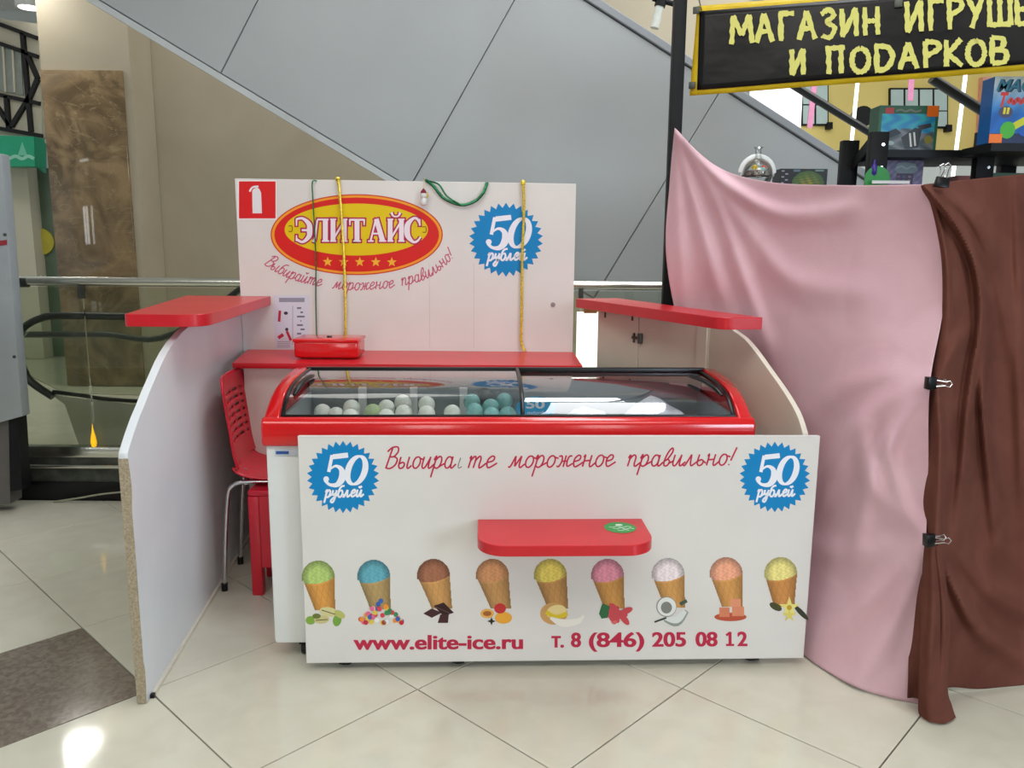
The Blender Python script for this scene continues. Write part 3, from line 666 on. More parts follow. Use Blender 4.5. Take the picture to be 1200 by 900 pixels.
def t_berry(a, x, y):
    r_ = random.Random(8)
    for k in range(16): a.ell(x+r_.uniform(-6, 17), y+r_.uniform(-10, 8), 3, 3, ((214, 80, 90), (190, 56, 70), (226, 110, 112))[k % 3], 10); a.layer += .3
    a.poly([(x-14, y-14), (x-4, y-10), (x-8, y+3), (x-15, y+4), (x-18, y-2)], (50, 110, 70)).up()
    for dx, dy, ro in ((0, -8, .8), (8, -2, .3), (2, 2, -.5), (12, 5, .9), (-3, -1, 1.4), (14, -5, -.4)): a.ell(x+dx, y+dy, 8, 3.6, (206, 76, 84), 14, ro).up()
def t_coco(a, x, y):
    a.ell(x-10, y-9, 12, 12, (150, 150, 140), 22).up().ell(x-9.6, y-9, 11, 11, (232, 234, 230), 22).up().stroke([(x-13, y+7), (x+2, y+9), (x+14, y-4)], 0, (150, 156, 150), w=[2, 10, 5]).up().ell(x-10, y-8, 6.5, 7, (130, 134, 128), 18).up().stroke([(x-12, y+5), (x+2, y+6), (x+12, y-4)], 0, (222, 226, 222), w=[3, 9, 5]).up().stroke([(x-24, y+9), (x-10, y+4)], 2, (60, 70, 64)).stroke([(x+6, y-12), (x+14, y-16)], 4, (70, 90, 74), False)
def t_cara(a, x, y):
    a.ell(x-3, y+4, 19, 5, (188, 84, 60), 20).up().rect(x-16, y-7, x-4, y+4, (214, 130, 96)).rect(x-1, y-8, x+13, y+3, (220, 140, 106)).up().rect(x-3, y-17, x+9, y-8, (226, 150, 116))
def t_van(a, x, y):
    a.ell(x-14, y-8, 8, 4, (70, 72, 40), 14, .5).up().ell(x+16, y-1, 12, 3, (52, 56, 36), 14, .8).up().star(x+2, y-7, 13, 5, 5, (232, 222, 130)).up().star(x+2, y+2, 9, 3, 5, (224, 210, 110)).up().ell(x+2, y-7, 3, 3, (196, 160, 50), 10)
WAF = (205, 150, 88)
cones = [(373, 657, (166, 190, 110), (214, 152, 76), 8, t_pist, 'pistachio green cone'), (438, 656, (92, 158, 174), (178, 150, 100), 8, t_candy, 'blue cone with candy beads'),
         (508, 655, (150, 98, 74), (200, 150, 90), 10, t_choc, 'brown cone with chocolate squares'), (577, 655, (196, 140, 96), (196, 148, 92), 10, t_apri, 'orange-brown cone with apricots'),
         (645, 655, (216, 198, 96), (196, 146, 86), 9, t_melon, 'yellow cone with melon slice'), (712, 655, (216, 140, 158), (206, 150, 80), 8, t_berry, 'pink cone with red berries'),
         (783, 654, (226, 214, 216), (208, 154, 88), 8, t_coco, 'white cone with coconut'), (851, 653, (224, 158, 128), (208, 150, 84), 7, t_cara, 'peach cone with caramel cubes'),
         (915, 653, (220, 208, 130), (200, 138, 76), 4, t_van, 'pale yellow cone with vanilla flower')]
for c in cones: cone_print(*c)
# small shelf on the front board
fs = empty('serving_shelf', (0, 0, 0), 0, 'small red rounded shelf with green oval sticker on the front board', 'shelf')
inv = M4(fb)
def loc_on(board, x, y):
    a_ = Art(board, 0); return a_.m(x, y)
lx0 = loc_on(fb, 560, 608)[0]; lx1 = loc_on(fb, 752, 608)[0]; zs = loc_on(fb, 656, 608)[2]
fs.location = inv @ Vector((lx0, 0, zs)); fs.rotation_euler = (0, 0, rzb); sw = lx1-lx0; sd = .235; R_ = .085
pl = [(0, -.001), (sw, -.001)]+[(sw-R_+R_*math.cos(a), -sd+R_-R_*math.sin(a)) for a in np.linspace(0, math.pi/2, 9)]+[(R_-R_*math.sin(a), -sd+R_-R_*math.cos(a)) for a in np.linspace(0, math.pi/2, 9)]
MB().prism([(x, y, 0) for x, y in pl], (0, 0, -.034)).build('shelf_board', M_red, fs, bevel=.0015, seg=1)
st = MB(); sc_ = (sw-.085, -.085); n = 32
st.add([(sc_[0], sc_[1], .0008)]+[(sc_[0]+.05*math.cos(2*math.pi*k/n), sc_[1]+.05*math.sin(2*math.pi*k/n), .0008) for k in range(n)], [(0, 1+k, 1+(k+1) % n) for k in range(n)], lin((50, 150, 70)))
def stm(x, y, z): return (sc_[0]+x, sc_[1]+y, .0012)
sa = Art(None, 0, f=stm); sa.mb = st
sa.ell(0, .022, .012, .008, (226, 240, 228), 14); [sa.stroke([(x0_, y0_), (x0_+.012, y0_-.004), (x0_+.024, y0_+.003), (x0_+.036, y0_-.003)], .004, (206, 232, 212)) for x0_, y0_ in ((-.034, .006), (.0, .006), (-.024, -.008), (.006, -.010), (-.012, -.024))]
st.build('green_sticker', PRINT, fs, ); fs.children[-1]['label'] = 'green oval sticker'

# ---- back panel
YP = 3.75
bp = empty('logo_board', (-1.277, YP, 0), 0, 'tall white back panel with red and yellow oval logo', 'board')
zl = P(275, 209, Y=YP)[2]; WP = 1.563
MB().prism([(0, 0, .0), (WP, 0, .0), (WP, 0, zl-.012), (0, 0, zl)], (0, .018, 0)).build('panel', M_lam, bp, bevel=.001, seg=1)
art = Art(bp)
art.rect(278, 211, 324, 257.5, (240, 236, 238)).up().rect(280, 212.5, 323, 256, (216, 30, 34)).up()
art.poly([(295.5, 224), (297, 221.5), (301, 219.5), (304, 221.5), (306, 226), (307, 250), (296, 250)], (228, 226, 230)); art.stroke([(292.5, 224.5), (296, 219.5), (303, 218.5)], 2.2, (228, 226, 230))
art.build('fire_extinguisher_sign', bp, 'red square sign with white extinguisher symbol')
art = Art(bp)
art.ell(418, 275, 101, 47.5, (206, 66, 40), 72).up().ell(418, 275, 99.5, 46, (240, 160, 40), 72).up().ell(418, 275, 96.5, 43.5, (214, 32, 30), 72).up().ell(417.5, 269, 84, 30.5, (226, 198, 10), 72).up()
for k in range(5): art.star(384+k*18.8, 307+(k-2)*.1, 6, 2.6, 5, (240, 180, 50))
art.up()
def serif(txt, x0, x1, yb, h):
    SG = {  # thick stems, thin hairlines: (width, [(pts, width factor)])
     'Э': (.82, [([(.0, .98), (.35, 1.02), (.68, .78), (.72, .5), (.68, .22), (.35, -.02), (.02, .1)], [.10, .12, .22, .26, .22, .12, .12]), ([(.3, .5), (.65, .5)], [.1, .1]), ([(.02, .98), (.02, .7)], [.08, .05]), ([(.02, .02), (.02, .28)], [.08, .05])]),
     'Л': (.88, [([(.0, .05), (.12, .1), (.25, .95)], [.14, .1, .08]), ([(.25, .97), (.85, .97)], [.08, .08]), ([(.68, 1), (.68, 0)], [.23, .23]), ([(.5, .02), (.88, .02)], [.07, .07])]),
     'И': (.95, [([(.15, 1), (.15, 0)], [.22, .22]), ([(.75, 1), (.75, 0)], [.22, .22]), ([(.2, .15), (.7, .85)], [.09, .09]), ([(0, .98), (.32, .98)], [.07, .07]), ([(.58, .98), (.92, .98)], [.07, .07]), ([(0, .02), (.32, .02)], [.07, .07]), ([(.58, .02), (.92, .02)], [.07, .07])]),
     'Т': (.85, [([(.42, 1), (.42, 0)], [.23, .23]), ([(.02, .96), (.82, .96)], [.09, .09]), ([(.04, .98), (.04, .72)], [.09, .05]), ([(.8, .98), (.8, .72)], [.09, .05]), ([(.22, .02), (.62, .02)], [.07, .07])]),
     'А': (.95, [([(.4, 1), (.12, .05)], [.08, .08]), ([(.42, 1), (.76, .02)], [.22, .24]), ([(.22, .35), (.62, .35)], [.08, .08]), ([(-.02, .02), (.28, .02)], [.07, .07]), ([(.56, .02), (.95, .02)], [.07, .07])]),
     'С': (.8, [([(.74, .72), (.6, .98), (.38, 1.02), (.1, .78), (.04, .5), (.1, .22), (.38, -.02), (.6, .03), (.76, .2)], [.06, .12, .12, .24, .27, .24, .12, .1, .07]), ([(.72, 1.0), (.72, .7)], [.05, .09])]),
    }
    SG['Й'] = (SG['И'][0], SG['И'][1]+[([(.22, 1.28), (.3, 1.14), (.45, 1.1), (.6, 1.14), (.68, 1.28)], [.12, .08, .07, .08, .12])])
    tot = sum(SG[c][0]+.06 for c in txt)+.12; k = (x1-x0)/tot
    for ly, (col_, ex) in enumerate((((178, 30, 80), .13), ((238, 228, 236), 0))):
        x = x0
        for i, c in enumerate(txt):
            wd, st_ = SG[c]
            for pts, ws in st_:
                sm = len(pts) > 2
                q_ = [(x+px*k, yb-py*h) for px, py in pts]
                if not sm and ex:
                    (ax, ay), (bx2, by2) = q_; L_ = math.hypot(bx2-ax, by2-ay); e_ = ex*h*.5; q_ = [(ax-(bx2-ax)/L_*e_, ay-(by2-ay)/L_*e_), (bx2+(bx2-ax)/L_*e_, by2+(by2-ay)/L_*e_)]
                art.stroke(q_, 0, col_, sm, w=[(v*.95)*h+ex*h for v in ws])
            x += (wd+.06+(.12 if i == 3 else 0))*k
        art.up()
serif('ЭЛИТАЙС', 347, 495, 283, 26.5)
for (x, y) in ((340, 268), (497, 269)):
    art.stroke([(x-2, y-3), (x+2, y-3), (x+2, y+3), (x-2, y+3)], 1, (120, 90, 20))
art.build('oval_logo', bp, 'red and yellow oval logo with white serif lettering')
art = Art(bp); badge(art, 593, 281, 43.5); art.build('price_badge', bp, 'blue toothed price badge')
for wd_, pth in (('Выбирайте', [(310, 310), (322, 318), (344, 328), (376, 336)]), ('мороженое', [(390, 338), (420, 340), (462, 337)]), ('правильно!', [(471, 335), (495, 328.5), (515, 317), (533, 300)])):
    art = Art(bp); write(art, wd_, pth, 8.5, None, 1.3, (196, 92, 120), .3); art.build('slogan_word', bp)
art = Art(bp)
art.poly([(320.5, 346), (363, 346), (362, 410), (322, 409)], (214, 214, 226)).up()
art.rect(327, 349, 357, 354, (150, 150, 166)); art.rect(342.6, 358, 343.4, 404, (160, 160, 176))
for a, b, wd in (((327, 377), (328, 364), 3), ((326, 396), (332, 392), 4), ((336, 388), (341, 399), 3)): art.stroke([a, b], wd, (190, 40, 60), False)
for k in range(8): art.rect(348+(k % 2)*4, 360+k*5, 353+(k % 3)*2, 362+k*5, (110, 110, 130))
for k in range(4): art.rect(325, 400+k*2, 340, 400.7+k*2, (150, 150, 166))
art.ell(335, 367, 2.5, 2, (60, 60, 80), 10); art.ell(336, 386, 2, 2, (60, 60, 80), 10)
art.build('instruction_sheet', bp, 'white instruction sheet with red extinguisher pictures')
# screw cover, faint joints
q_ = loc_on(bp, 648, 357); MB().lathe([(.001, -.004), (.011, -.003), (.011, .0)], (q_[0], 0, q_[2]), 16, axis='y').build('screw_cap', mat('grey_cap', (150, 140, 140), .5), bp)
for xx in (371, 503, 555):
    q1 = loc_on(bp, xx, 340); MB().box((q1[0], -.0006, .92), (q1[0]+.0015, 0, 1.32)).build('panel_joint', mat('joint_grey', (196, 188, 190), .6), bp)

# tinsel
def tinsel(name, path, r, m, lab, n=26, thick=.004, taper=False):
    p0 = Vector(path[0]); pts = [Vector(p)-p0 for p in crom(path, n)]
    mb_ = MB(); mb_.tube(pts, [thick*(2.0 if taper and i < .17*len(pts) else 1) for i in range(len(pts))], 6)
    for i, p in enumerate(pts):
        for k in range(3):
            a = random.random()*6.28; b = (random.random()-.5)*1.6
            d = Vector((math.cos(a)*math.cos(b), math.sin(a)*math.cos(b)*.5, math.sin(b)))*r*random.uniform(.6, 1.2)
            s_ = Vector((random.uniform(-1, 1), random.uniform(-1, 1), random.uniform(-1, 1))).normalized()*.0022
            mb_.add([p-s_, p+s_, p+d], [(0, 1, 2)])
    o = mb_.build(name, m); o.location = p0; tag(o, lab, 'tinsel'); return o
def bpt(x, y, dy=-.018): return P(x, y, Y=YP+dy)
tinsel('gold_tinsel', [bpt(395.5, 210.5, -.008), bpt(396.5, 212, -.022), bpt(399, 238), bpt(403, 300), bpt(404.5, 350), bpt(405, 396)], .013, M_gold, 'gold tinsel strip hanging over the oval logo', 50, .0055, True)
tinsel('gold_tinsel', [bpt(613, 214.5, -.008), bpt(613, 216, -.022), bpt(614, 245), bpt(612, 300), bpt(611.5, 360), bpt(611, 400), bpt(615, 411, -.03)], .013, M_gold, 'gold tinsel strip hanging across the right blue badge', 50, .0055, True)
tinsel('green_tinsel', [bpt(371, 212, -.004), bpt(366, 214), bpt(367, 240), bpt(370, 300), bpt(370, 350), bpt(371, 396)], .003, M_gtin, 'thin green garland string hanging left of the gold tinsel', 40, .003)
gl_ = tinsel('green_garland', [bpt(499, 211, -.006), bpt(508, 218, -.02), bpt(520, 232, -.02), bpt(540, 240, -.02), bpt(556, 236, -.02), bpt(566, 226, -.02), bpt(571, 214, -.01)], .014, M_gtin, 'green garland loop sagging over the back panel top edge', 16, .007)
gl2 = tinsel('green_garland', [bpt(500, 212, -.008), bpt(514, 216, -.03), bpt(524, 230, -.03), bpt(542, 241, -.03)], .006, M_gtin, 'second strand of green garland beside the snowman', 16, .004)
# snowman
sn = empty('snowman_ornament', bpt(496.5, 240, -.03), 0, 'small white snowman ornament with red hat on the back panel', 'ornament')
MB().lathe([(.002, -.004), (.013, 0), (.018, .012), (.014, .026), (.008, .03)], (0, 0, 0), 18).build('body', M_wplast, sn, smooth=True)
MB().lathe([(.006, .028), (.013, .034), (.015, .044), (.010, .054), (.004, .056)], (0, 0, 0), 18).build('head', M_wplast, sn, smooth=True)
MB().lathe([(.014, .052), (.012, .060), (.006, .068), (.001, .074)], (0, 0, 0), 14).build('hat', mat('dark_red_felt', (130, 30, 50), .8), sn, smooth=True)
MB().tube([(0, 0, .073), (0.004, .024, .125)], .001, 5).build('hanging_thread', M_gold, sn)
MB().tube([(.014, 0, .03), (.02, 0, .04), (.018, 0, .055)], .003, 6).build('arm', M_gold, sn)

# ---- red shelf behind the freezer
rs = empty('back_shelf', (-1.25, 3.3, .905), 0, 'long red shelf running under the white back panel', 'shelf')
MB().prism([(-.005, .448, 0), (.077, 0, 0), (1.545, 0, 0), (1.54, .448, 0)], (0, 0, -.022)).build('shelf_board', M_red, rs, bevel=.0012, seg=1)
MB().box((.10, .07, -.90), (1.53, .088, -.024)).build('support_panel', M_lam, rs)
bxr = empty('red_box', P(382, 421, Z=.906), 0, 'small glossy red lidded plastic box on the back shelf', 'box')
hx = .138
MB().prism([(-hx, 0, .004), (hx, 0, .004), (hx+.002, 0, .078), (-hx-.002, 0, .078)], (0, .17, 0)).build('box_body', M_redp, bxr, bevel=.012, seg=3)
MB().box((-hx-.005, -.005, .073), (hx+.005, .176, .088)).build('lid', M_redp, bxr, bevel=.005)
MB().lathe([(.001, .088), (.012, .088), (.011, .094), (.001, .095)], (0, .08, 0), 14).build('lid_button', M_black, bxr)

# ---- left side panel (curved front edge)
La, Lb = np.array([-1.116, 2.244]), np.array([-1.2785, 3.742]); LL = float(np.linalg.norm(Lb-La)); lu = (Lb-La)/LL
lsp = empty('left_side_panel', (La[0], La[1], 0), math.atan2(lu[1], lu[0]), 'tall glossy white side panel with curved front edge at left', 'panel')
prof = [(0.0, .003), (0, .775), (.002, .793), (.03, .815), (.063, .84), (.115, .875), (.168, .904), (.22, .936), (.277, .966), (.359, 1.01), (.42, 1.036), (.49, 1.06), (.6, 1.085), (.704, 1.1), (.78, 1.116), (LL+.03, 1.116), (LL+.03, .003)]
MB().prism([(s, .0, z) for s, z in prof], (0, .026, 0)).build('panel', M_lamL, lsp, bevel=.0008, seg=1)
# raw, worn board edge at the front
rf = MB(); zz = [.003, .05, .11, .14, .3, .5, .62, .66, .70, .74, .778]; jag = [0, .003, .004, 0, 0, .001, 0, .004, .005, .003, 0]
for (z0, j0), (z1, j1) in zip(zip(zz, jag), list(zip(zz, jag))[1:]):
    rf.add([(-.0015, -.0005-j0, z0), (-.0015, .0265, z0), (-.0015, .0265, z1), (-.0015, -.0005-j1, z1), (.001+j0*2, -.0006, z0), (.001+j1*2, -.0006, z1)], [(0, 1, 2, 3), (0, 3, 5, 4)])
rf.build('raw_front_edge', M_chip, lsp)
MB().box((.03, -.014, .0), (.043, -.001, .012)).build('foot_bracket', M_black, lsp)
MB().box((.05, -.012, .0005), (LL, -.0005, .012)).build('bottom_edge_strip', M_cream, lsp)
# left counter shelf
def shelf_poly(name, corners, z, lab, r=.05):
    o0 = np.array(corners[0]); t = empty(name, (o0[0], o0[1], z), 0, lab, 'shelf'); pts = []
    n = len(corners)
    for i, c in enumerate(corners):
        c = np.array(c[:2], float); rr = corners[i][2] if len(corners[i]) > 2 else 0
        if rr == 0: pts.append(c); continue
        a = np.array(corners[i-1][:2], float); b = np.array(corners[(i+1) % n][:2], float)
        da = (a-c)/np.linalg.norm(a-c); db = (b-c)/np.linalg.norm(b-c); p1 = c+da*rr; p2 = c+db*rr
        for k in range(9): tt = k/8; pts.append((1-tt)**2*p1+2*tt*(1-tt)*c+tt*tt*p2)
    MB().prism([(p[0]-o0[0], p[1]-o0[1], 0) for p in pts], (0, 0, -.042)).build('shelf_board', M_red, t, bevel=.0015, seg=1)
    return t
ls = shelf_poly('side_counter', [(-1.525, 3.74), (-1.32, 2.70, .02), (-1.045, 2.70, .10), (-1.135, 3.745)], 1.158, 'red counter top with rounded corner on the left panel')
# ---- right side: diagonal wall with cupboard doors and curved end
Ra, Rb = np.array([.798, 3.2]), np.array([.962, 2.555]); ru = (Rb-Ra)/np.linalg.norm(Rb-Ra)
rep = empty('right_end_panel', (Ra[0], Ra[1], 0), math.atan2(ru[1], ru[0]), 'cream side panel with curved front edge right of the freezer', 'panel')
def rl2(x, y): q_ = Art(rep, 0).m(x, y); return q_[0], q_[2]
prof = [rl2(*q_) for q_ in ((846, 378), (860, 388), (872, 397), (885, 412), (900, 433), (915, 454), (927, 473), (935, 489), (941, 508))]
prof = [tuple(q_) for q_ in crom(prof, 3)]
pf = [(0, .003), (0, 1.114)]+[(s_, min(z, 1.114)) for s_, z in prof]+[(prof[-1][0]+.004, .74), (prof[-1][0]+.004, .003)]
MB().prism([(s_, 0, z) for s_, z in pf], (0, .02, 0)).build('panel', M_cream, rep, bevel=.001, seg=1)
Da, Db = np.array([.40, 3.715]), np.array([.765, 3.225]); du = (Db-Da)/np.linalg.norm(Db-Da)
rsp = empty('side_cupboard', (Da[0], Da[1], 0), math.atan2(du[1], du[0]), 'cream cupboard doors with dark latch under the right red counter', 'cupboard')
def rl(x, y): q_ = Art(rsp, 0).m(x, y); return q_[0], q_[2]
s_door, s_mid, s_post, s_p2 = rl(700, 400)[0], rl(748, 400)[0], rl(817, 400)[0], rl(831, 400)[0]
MB().box((s_post+.003, -.01, .003), (s_p2-.004, .02, 1.114)).build('post', M_cream, rsp, bevel=.002, seg=1)
MB().box((s_door, 0, .05), (s_mid-.0015, .018, 1.10)).build('door', M_cream, rsp, bevel=.0015, seg=1)
MB().box((s_mid+.0015, 0, .05), (s_post, .018, 1.10)).build('door', M_cream, rsp, bevel=.0015, seg=1)
MB().box((s_door, .02, .0), (s_post, .04, .05)).build('bottom_rail', M_cream, rsp); MB().box((s_door, .02, 1.09), (s_post, .04, 1.115)).build('top_rail', M_cream, rsp)
lz = rl(748, 396)[1]
lt = MB().box((s_mid-.035, -.008, lz-.006), (s_mid+.012, -.001, lz+.006)).tube([(s_mid-.022, -.006, lz-.022), (s_mid-.022, -.006, lz+.02)], .005, 8).tube([(s_mid+.02, -.01, lz-.022), (s_mid+.02, -.012, lz+.022)], .011, 8)
lt.build('latch', M_dsteel, rsp)
for s_ in (s_door+.05, s_mid-.04): MB().box((s_-.004, -.004, 1.075), (s_+.004, 0, 1.10)).build('hinge', M_dsteel, rsp)
rc = shelf_poly('side_counter', [(.297, 3.745), (.72, 2.745, .05), (.872, 2.775), (.50, 3.80)], 1.158, 'narrow red counter top on the right cupboard')
# ---- chair
ch = empty('plastic_chair', (-1.078, 3.215, 0), math.radians(6), 'red perforated plastic chair with chrome legs beside the freezer', 'chair')
# shell: back (facing +x) and seat, profile in (x,z), width in y
pr_ = crom([(-.088, .878), (-.080, .80), (-.066, .68), (-.052, .57), (-.03, .505), (.02, .48), (.10, .470), (.21, .476)], 4)
NW = 24; hw0 = .19; V = []; F = []; npf = len(pr_)
clen = [0]
for a, b in zip(pr_, pr_[1:]): clen.append(clen[-1]+float(np.linalg.norm(b-a)))
# finer sampling of the profile
S = np.arange(0, clen[-1], .0105); fine = [np.array([np.interp(s, clen, [q[0] for q in pr_]), np.interp(s, clen, [q[1] for q in pr_])]) for s in S]
for i, q in enumerate(fine):
    s = S[i]; hw = hw0*(1-.22*max(0, 1-s/.06)**2)-.0*s
    if s < .05: hw = hw0-.05+math.sqrt(max(0, .05**2-(.05-s)**2))
    for k in range(NW+1):
        yv = -hw+2*hw*k/NW; bow = .025*(yv/hw0)**2
        V.append((q[0]+(bow if s < .36 else 0), yv, q[1]+(bow*.5 if s >= .36 else 0)))
for i in range(len(fine)-1):
    for k in range(NW):
        s = S[i]; row = (i-6)//3; inrow = (i-6) % 3; hole = False
        if 0 <= row < 7 and inrow == 1:
            if k in (4, 5, 6, 7, 9, 10, 11, 12, 14, 15, 16, 17, 19, 20): hole = True
        if hole: continue
        a = i*(NW+1)+k; F.append((a, a+1, a+NW+2, a+NW+1))
sh = MB().add(V, F).build('seat_shell', M_rchair, ch, smooth=True)
md = sh.modifiers.new('solid', 'SOLIDIFY'); md.thickness = .009; md.offset = 0
for sy in (-1, 1):
    y = sy*.14
    MB().tube(crom([(-.105, y, .014), (-.088, y, .25), (-.072, y, .40), (-.055, y, .44), (-.01, y, .458), (.1, y, .458)], 5), .009, 10).build('leg', M_chrome, ch, smooth=True)
    MB().tube(crom([(.1, y, .458), (.17, y, .455), (.195, y, .43), (.205, y, .28), (.22, y, .014)], 5), .009, 10).build('leg', M_chrome, ch, smooth=True)
    MB().lathe([(.013, 0), (.013, .03), (.010, .034)], (-.105, y, 0), 12).build('leg_cap', M_black, ch)
    MB().lathe([(.013, 0), (.013, .03), (.010, .034)], (.22, y, 0), 12).build('leg_cap', M_black, ch)
MB().tube([(.0, -.14, .453), (.0, .14, .453)], .008, 8).build('cross_bar', M_chrome, ch)
MB().tube([(-.040, -.12, .514), (-.026, -.12, .516)], .010, 10).tube([(-.012, -.10, .487), (-.006, -.10, .500)], .008, 8).build('shell_bolt', M_chrome, ch)
# ---- red stool under / beside the chair
so = empty('red_stool', (-.925, 3.13, 0), 0, 'red plastic stool standing between chair and freezer', 'stool')
a_ = .115
MB().box((-a_, -a_, .415), (a_, a_, .442)).build('seat', M_rchair, so, bevel=.01)
for sx_, sy_ in ((-1, -1), (1, -1), (-1, 1), (1, 1)):
    x0, x1 = sorted((sx_*a_, sx_*(a_-.045))); y0, y1 = sorted((sy_*a_, sy_*(a_-.045)))
    MB().box((x0, y0, 0), (x1, y1, .416)).build('leg', M_rchair, so, bevel=.006)
for (x0, y0, x1, y1) in ((-a_+.045, -a_+.003, a_-.045, -a_+.012), (-a_+.045, a_-.012, a_-.045, a_-.003), (-a_+.003, -a_+.045, -a_+.012, a_-.045), (a_-.012, -a_+.045, a_-.003, a_-.045)):
    MB().box((x0, y0, .12), (x1, y1, .416)).build('side_apron', M_rchair, so)

# ================================================================== FREEZER
FRZ = math.radians(2.2)
fz = empty('chest_freezer', (-.002, 2.525, 0), FRZ, 'white chest ice cream freezer with red rim and curved glass lid', 'freezer')
HW = .80; DP = .565
MB().box((-HW+.004, .012, .062), (HW-.004, DP-.005, .76)).build('body', M_wplast, fz, bevel=.012)
GP = [(.028, .842), (.048, .863), (.084, .888), (.13, .906), (.19, .918), (.27, .926), (.37, .929), (.46, .930)]   # glass profile (y,z)
GPs = [tuple(q) for q in crom(GP, 4)]
# red rim: front band, two cheeks, rear band
sec = [(0, .752), (-.006, .765), (-.006, .822), (.0, .838), (.016, .846), (.030, .846), (.045, .80), (.045, .752)]
rim = MB(); rim.prism([(-HW-.004, y, z) for y, z in sec], (2*HW+.008, 0, 0))
for sx_ in (-1, 1):
    inner = [(.0, .752), (-.005, .832), (.02, .855)]+[(y-.004, z+.012) for y, z in GP[1:]]+[(.49, .940), (.565, .91), (.565, .752)]
    outer = [(.0, .752), (-.005, .815), (.015, .83), (.05, .850), (.09, .872), (.135, .893), (.19, .910), (.27, .924), (.37, .932), (.46, .935), (.49, .934), (.565, .90), (.565, .752)]
    outer = outer[:len(inner)]; 
    xo = sx_*(HW+.004); xi = sx_*(HW-.052); m_ = len(inner)
    rim.add([(xi, y, z) for y, z in inner]+[(xo, y, z) for y, z in outer], [tuple(range(m_)), tuple(range(m_, 2*m_))[::-1]]+[(k, (k+1) % m_, m_+(k+1) % m_, m_+k) for k in range(m_)])
rim.prism([(-HW+.05, y, z) for y, z in [(.475, .89), (.475, .940), (.49, .938), (.565, .91), (.565, .752), (.53, .752)]], (2*HW-.1, 0, 0))
rim.build('rim', M_redp, fz, bevel=.009, seg=3)
# liner
inn = MB(); xi = HW-.055
inn.box((-xi, .05, .30), (xi, .475, .31)).box((-xi, .462, .31), (xi, .475, .90)).box((-xi, .045, .31), (xi, .055, .82)).box((-xi, .055, .31), (-xi+.01, .47, .85)).box((xi-.01, .055, .31), (xi, .47, .85))
inn.build('liner', M_inner, fz)
# shelf tray under the balls, dividers
tz = .752
MB().box((-xi+.012, .06, tz-.008), (xi-.012, .46, tz)).build('display_tray', M_wplast, fz)
def fl(x, y, ly): a_ = Art(fz, ly); return a_.m(x, y)
for xx in (425, 485, 543):
    q_ = fl(xx, 470, .43); MB().box((q_[0]-.014, .415, tz), (q_[0]+.014, .446, .872)).build('divider', M_wplast, fz, bevel=.002)
MB().box((-xi+.012, .448, tz), (-.02, .458, .875)).build('rear_grey_plate', mat('grey_rear_plate', (128, 140, 142), .4), fz)
# gaskets and glass lids
def lidglass(x0, x1, dz, name):
    v = []; f_ = []; n = len(GPs)
    for y, z in GPs: v += [(x0, y, z+dz), (x1, y, z+dz)]
    return MB().add(v, [(2*i, 2*i+1, 2*i+3, 2*i+2) for i in range(n-1)]).build(name, G_frz, fz, smooth=True)
xm = fl(607, 470, .15)[0]
gL = lidglass(-xi+.006, xm+.01, .006, 'left_glass_lid'); gR = lidglass(xm-.03, xi-.006, -.004, 'right_glass_lid')
def band(x, dz, wdt, name='lid_edge', m=M_black, r=.007):
    MB().tube([(x, y, z+dz) for y, z in GPs], r, 8, flat=.7).build(name, m, fz, smooth=True)
band(-xi+.006, .006, .01); band(xm+.01, .008, .01); band(xi-.006, .0, .01)
MB().box((-xi+.004, GP[0][0]-.006, GP[0][1]-.003), (xi-.004, GP[0][0]+.004, GP[0][1]+.010)).build('front_gasket', M_black, fz, bevel=.002)
MB().box((-xi-.01, .455, .926), (xi+.01, .475, .943)).build('rear_gasket', M_black, fz, bevel=.003)
for (x0, x1) in ((-xi+.03, -xi+.055), (xi-.03, xi-.095)):
    pts = []; rr = []
    for t in np.linspace(0, 1, 9):
        y = .09+.19*t; z = float(np.interp(y, [g_[0] for g_ in GPs], [g_[1] for g_ in GPs]))+.014+.006*math.sin(math.pi*t); pts.append((x0+(x1-x0)*t, y, z)); rr.append(.011 if 0 < t < 1 else .006)
    MB().tube(pts, rr, 10, flat=.7).build('handle', M_black, fz, smooth=True)
# label plate and castors
lb = fl(337, 530, .012)
q = MB().box((lb[0]-.040, .008, lb[2]-.010), (lb[0]+.05, .0125, lb[2]+.010)).build('label_plate', mat('grey_label', (190, 196, 206), .4), fz)
MB().box((lb[0]-.036, .0068, lb[2]-.005), (lb[0]+.005, .0085, lb[2]+.005)).build('label_print', mat('blue_label_print', (40, 80, 150), .4), q)
for (x, y) in ((-.70, .07), (.70, .07), (-.70, .50), (.70, .50)):
    c_ = MB().tube([(x-.014, y, .029), (x+.014, y, .029)], .029, 16); c_.box((x-.022, y-.02, .04), (x+.022, y+.02, .063)); c_.build('castor', M_black, fz)
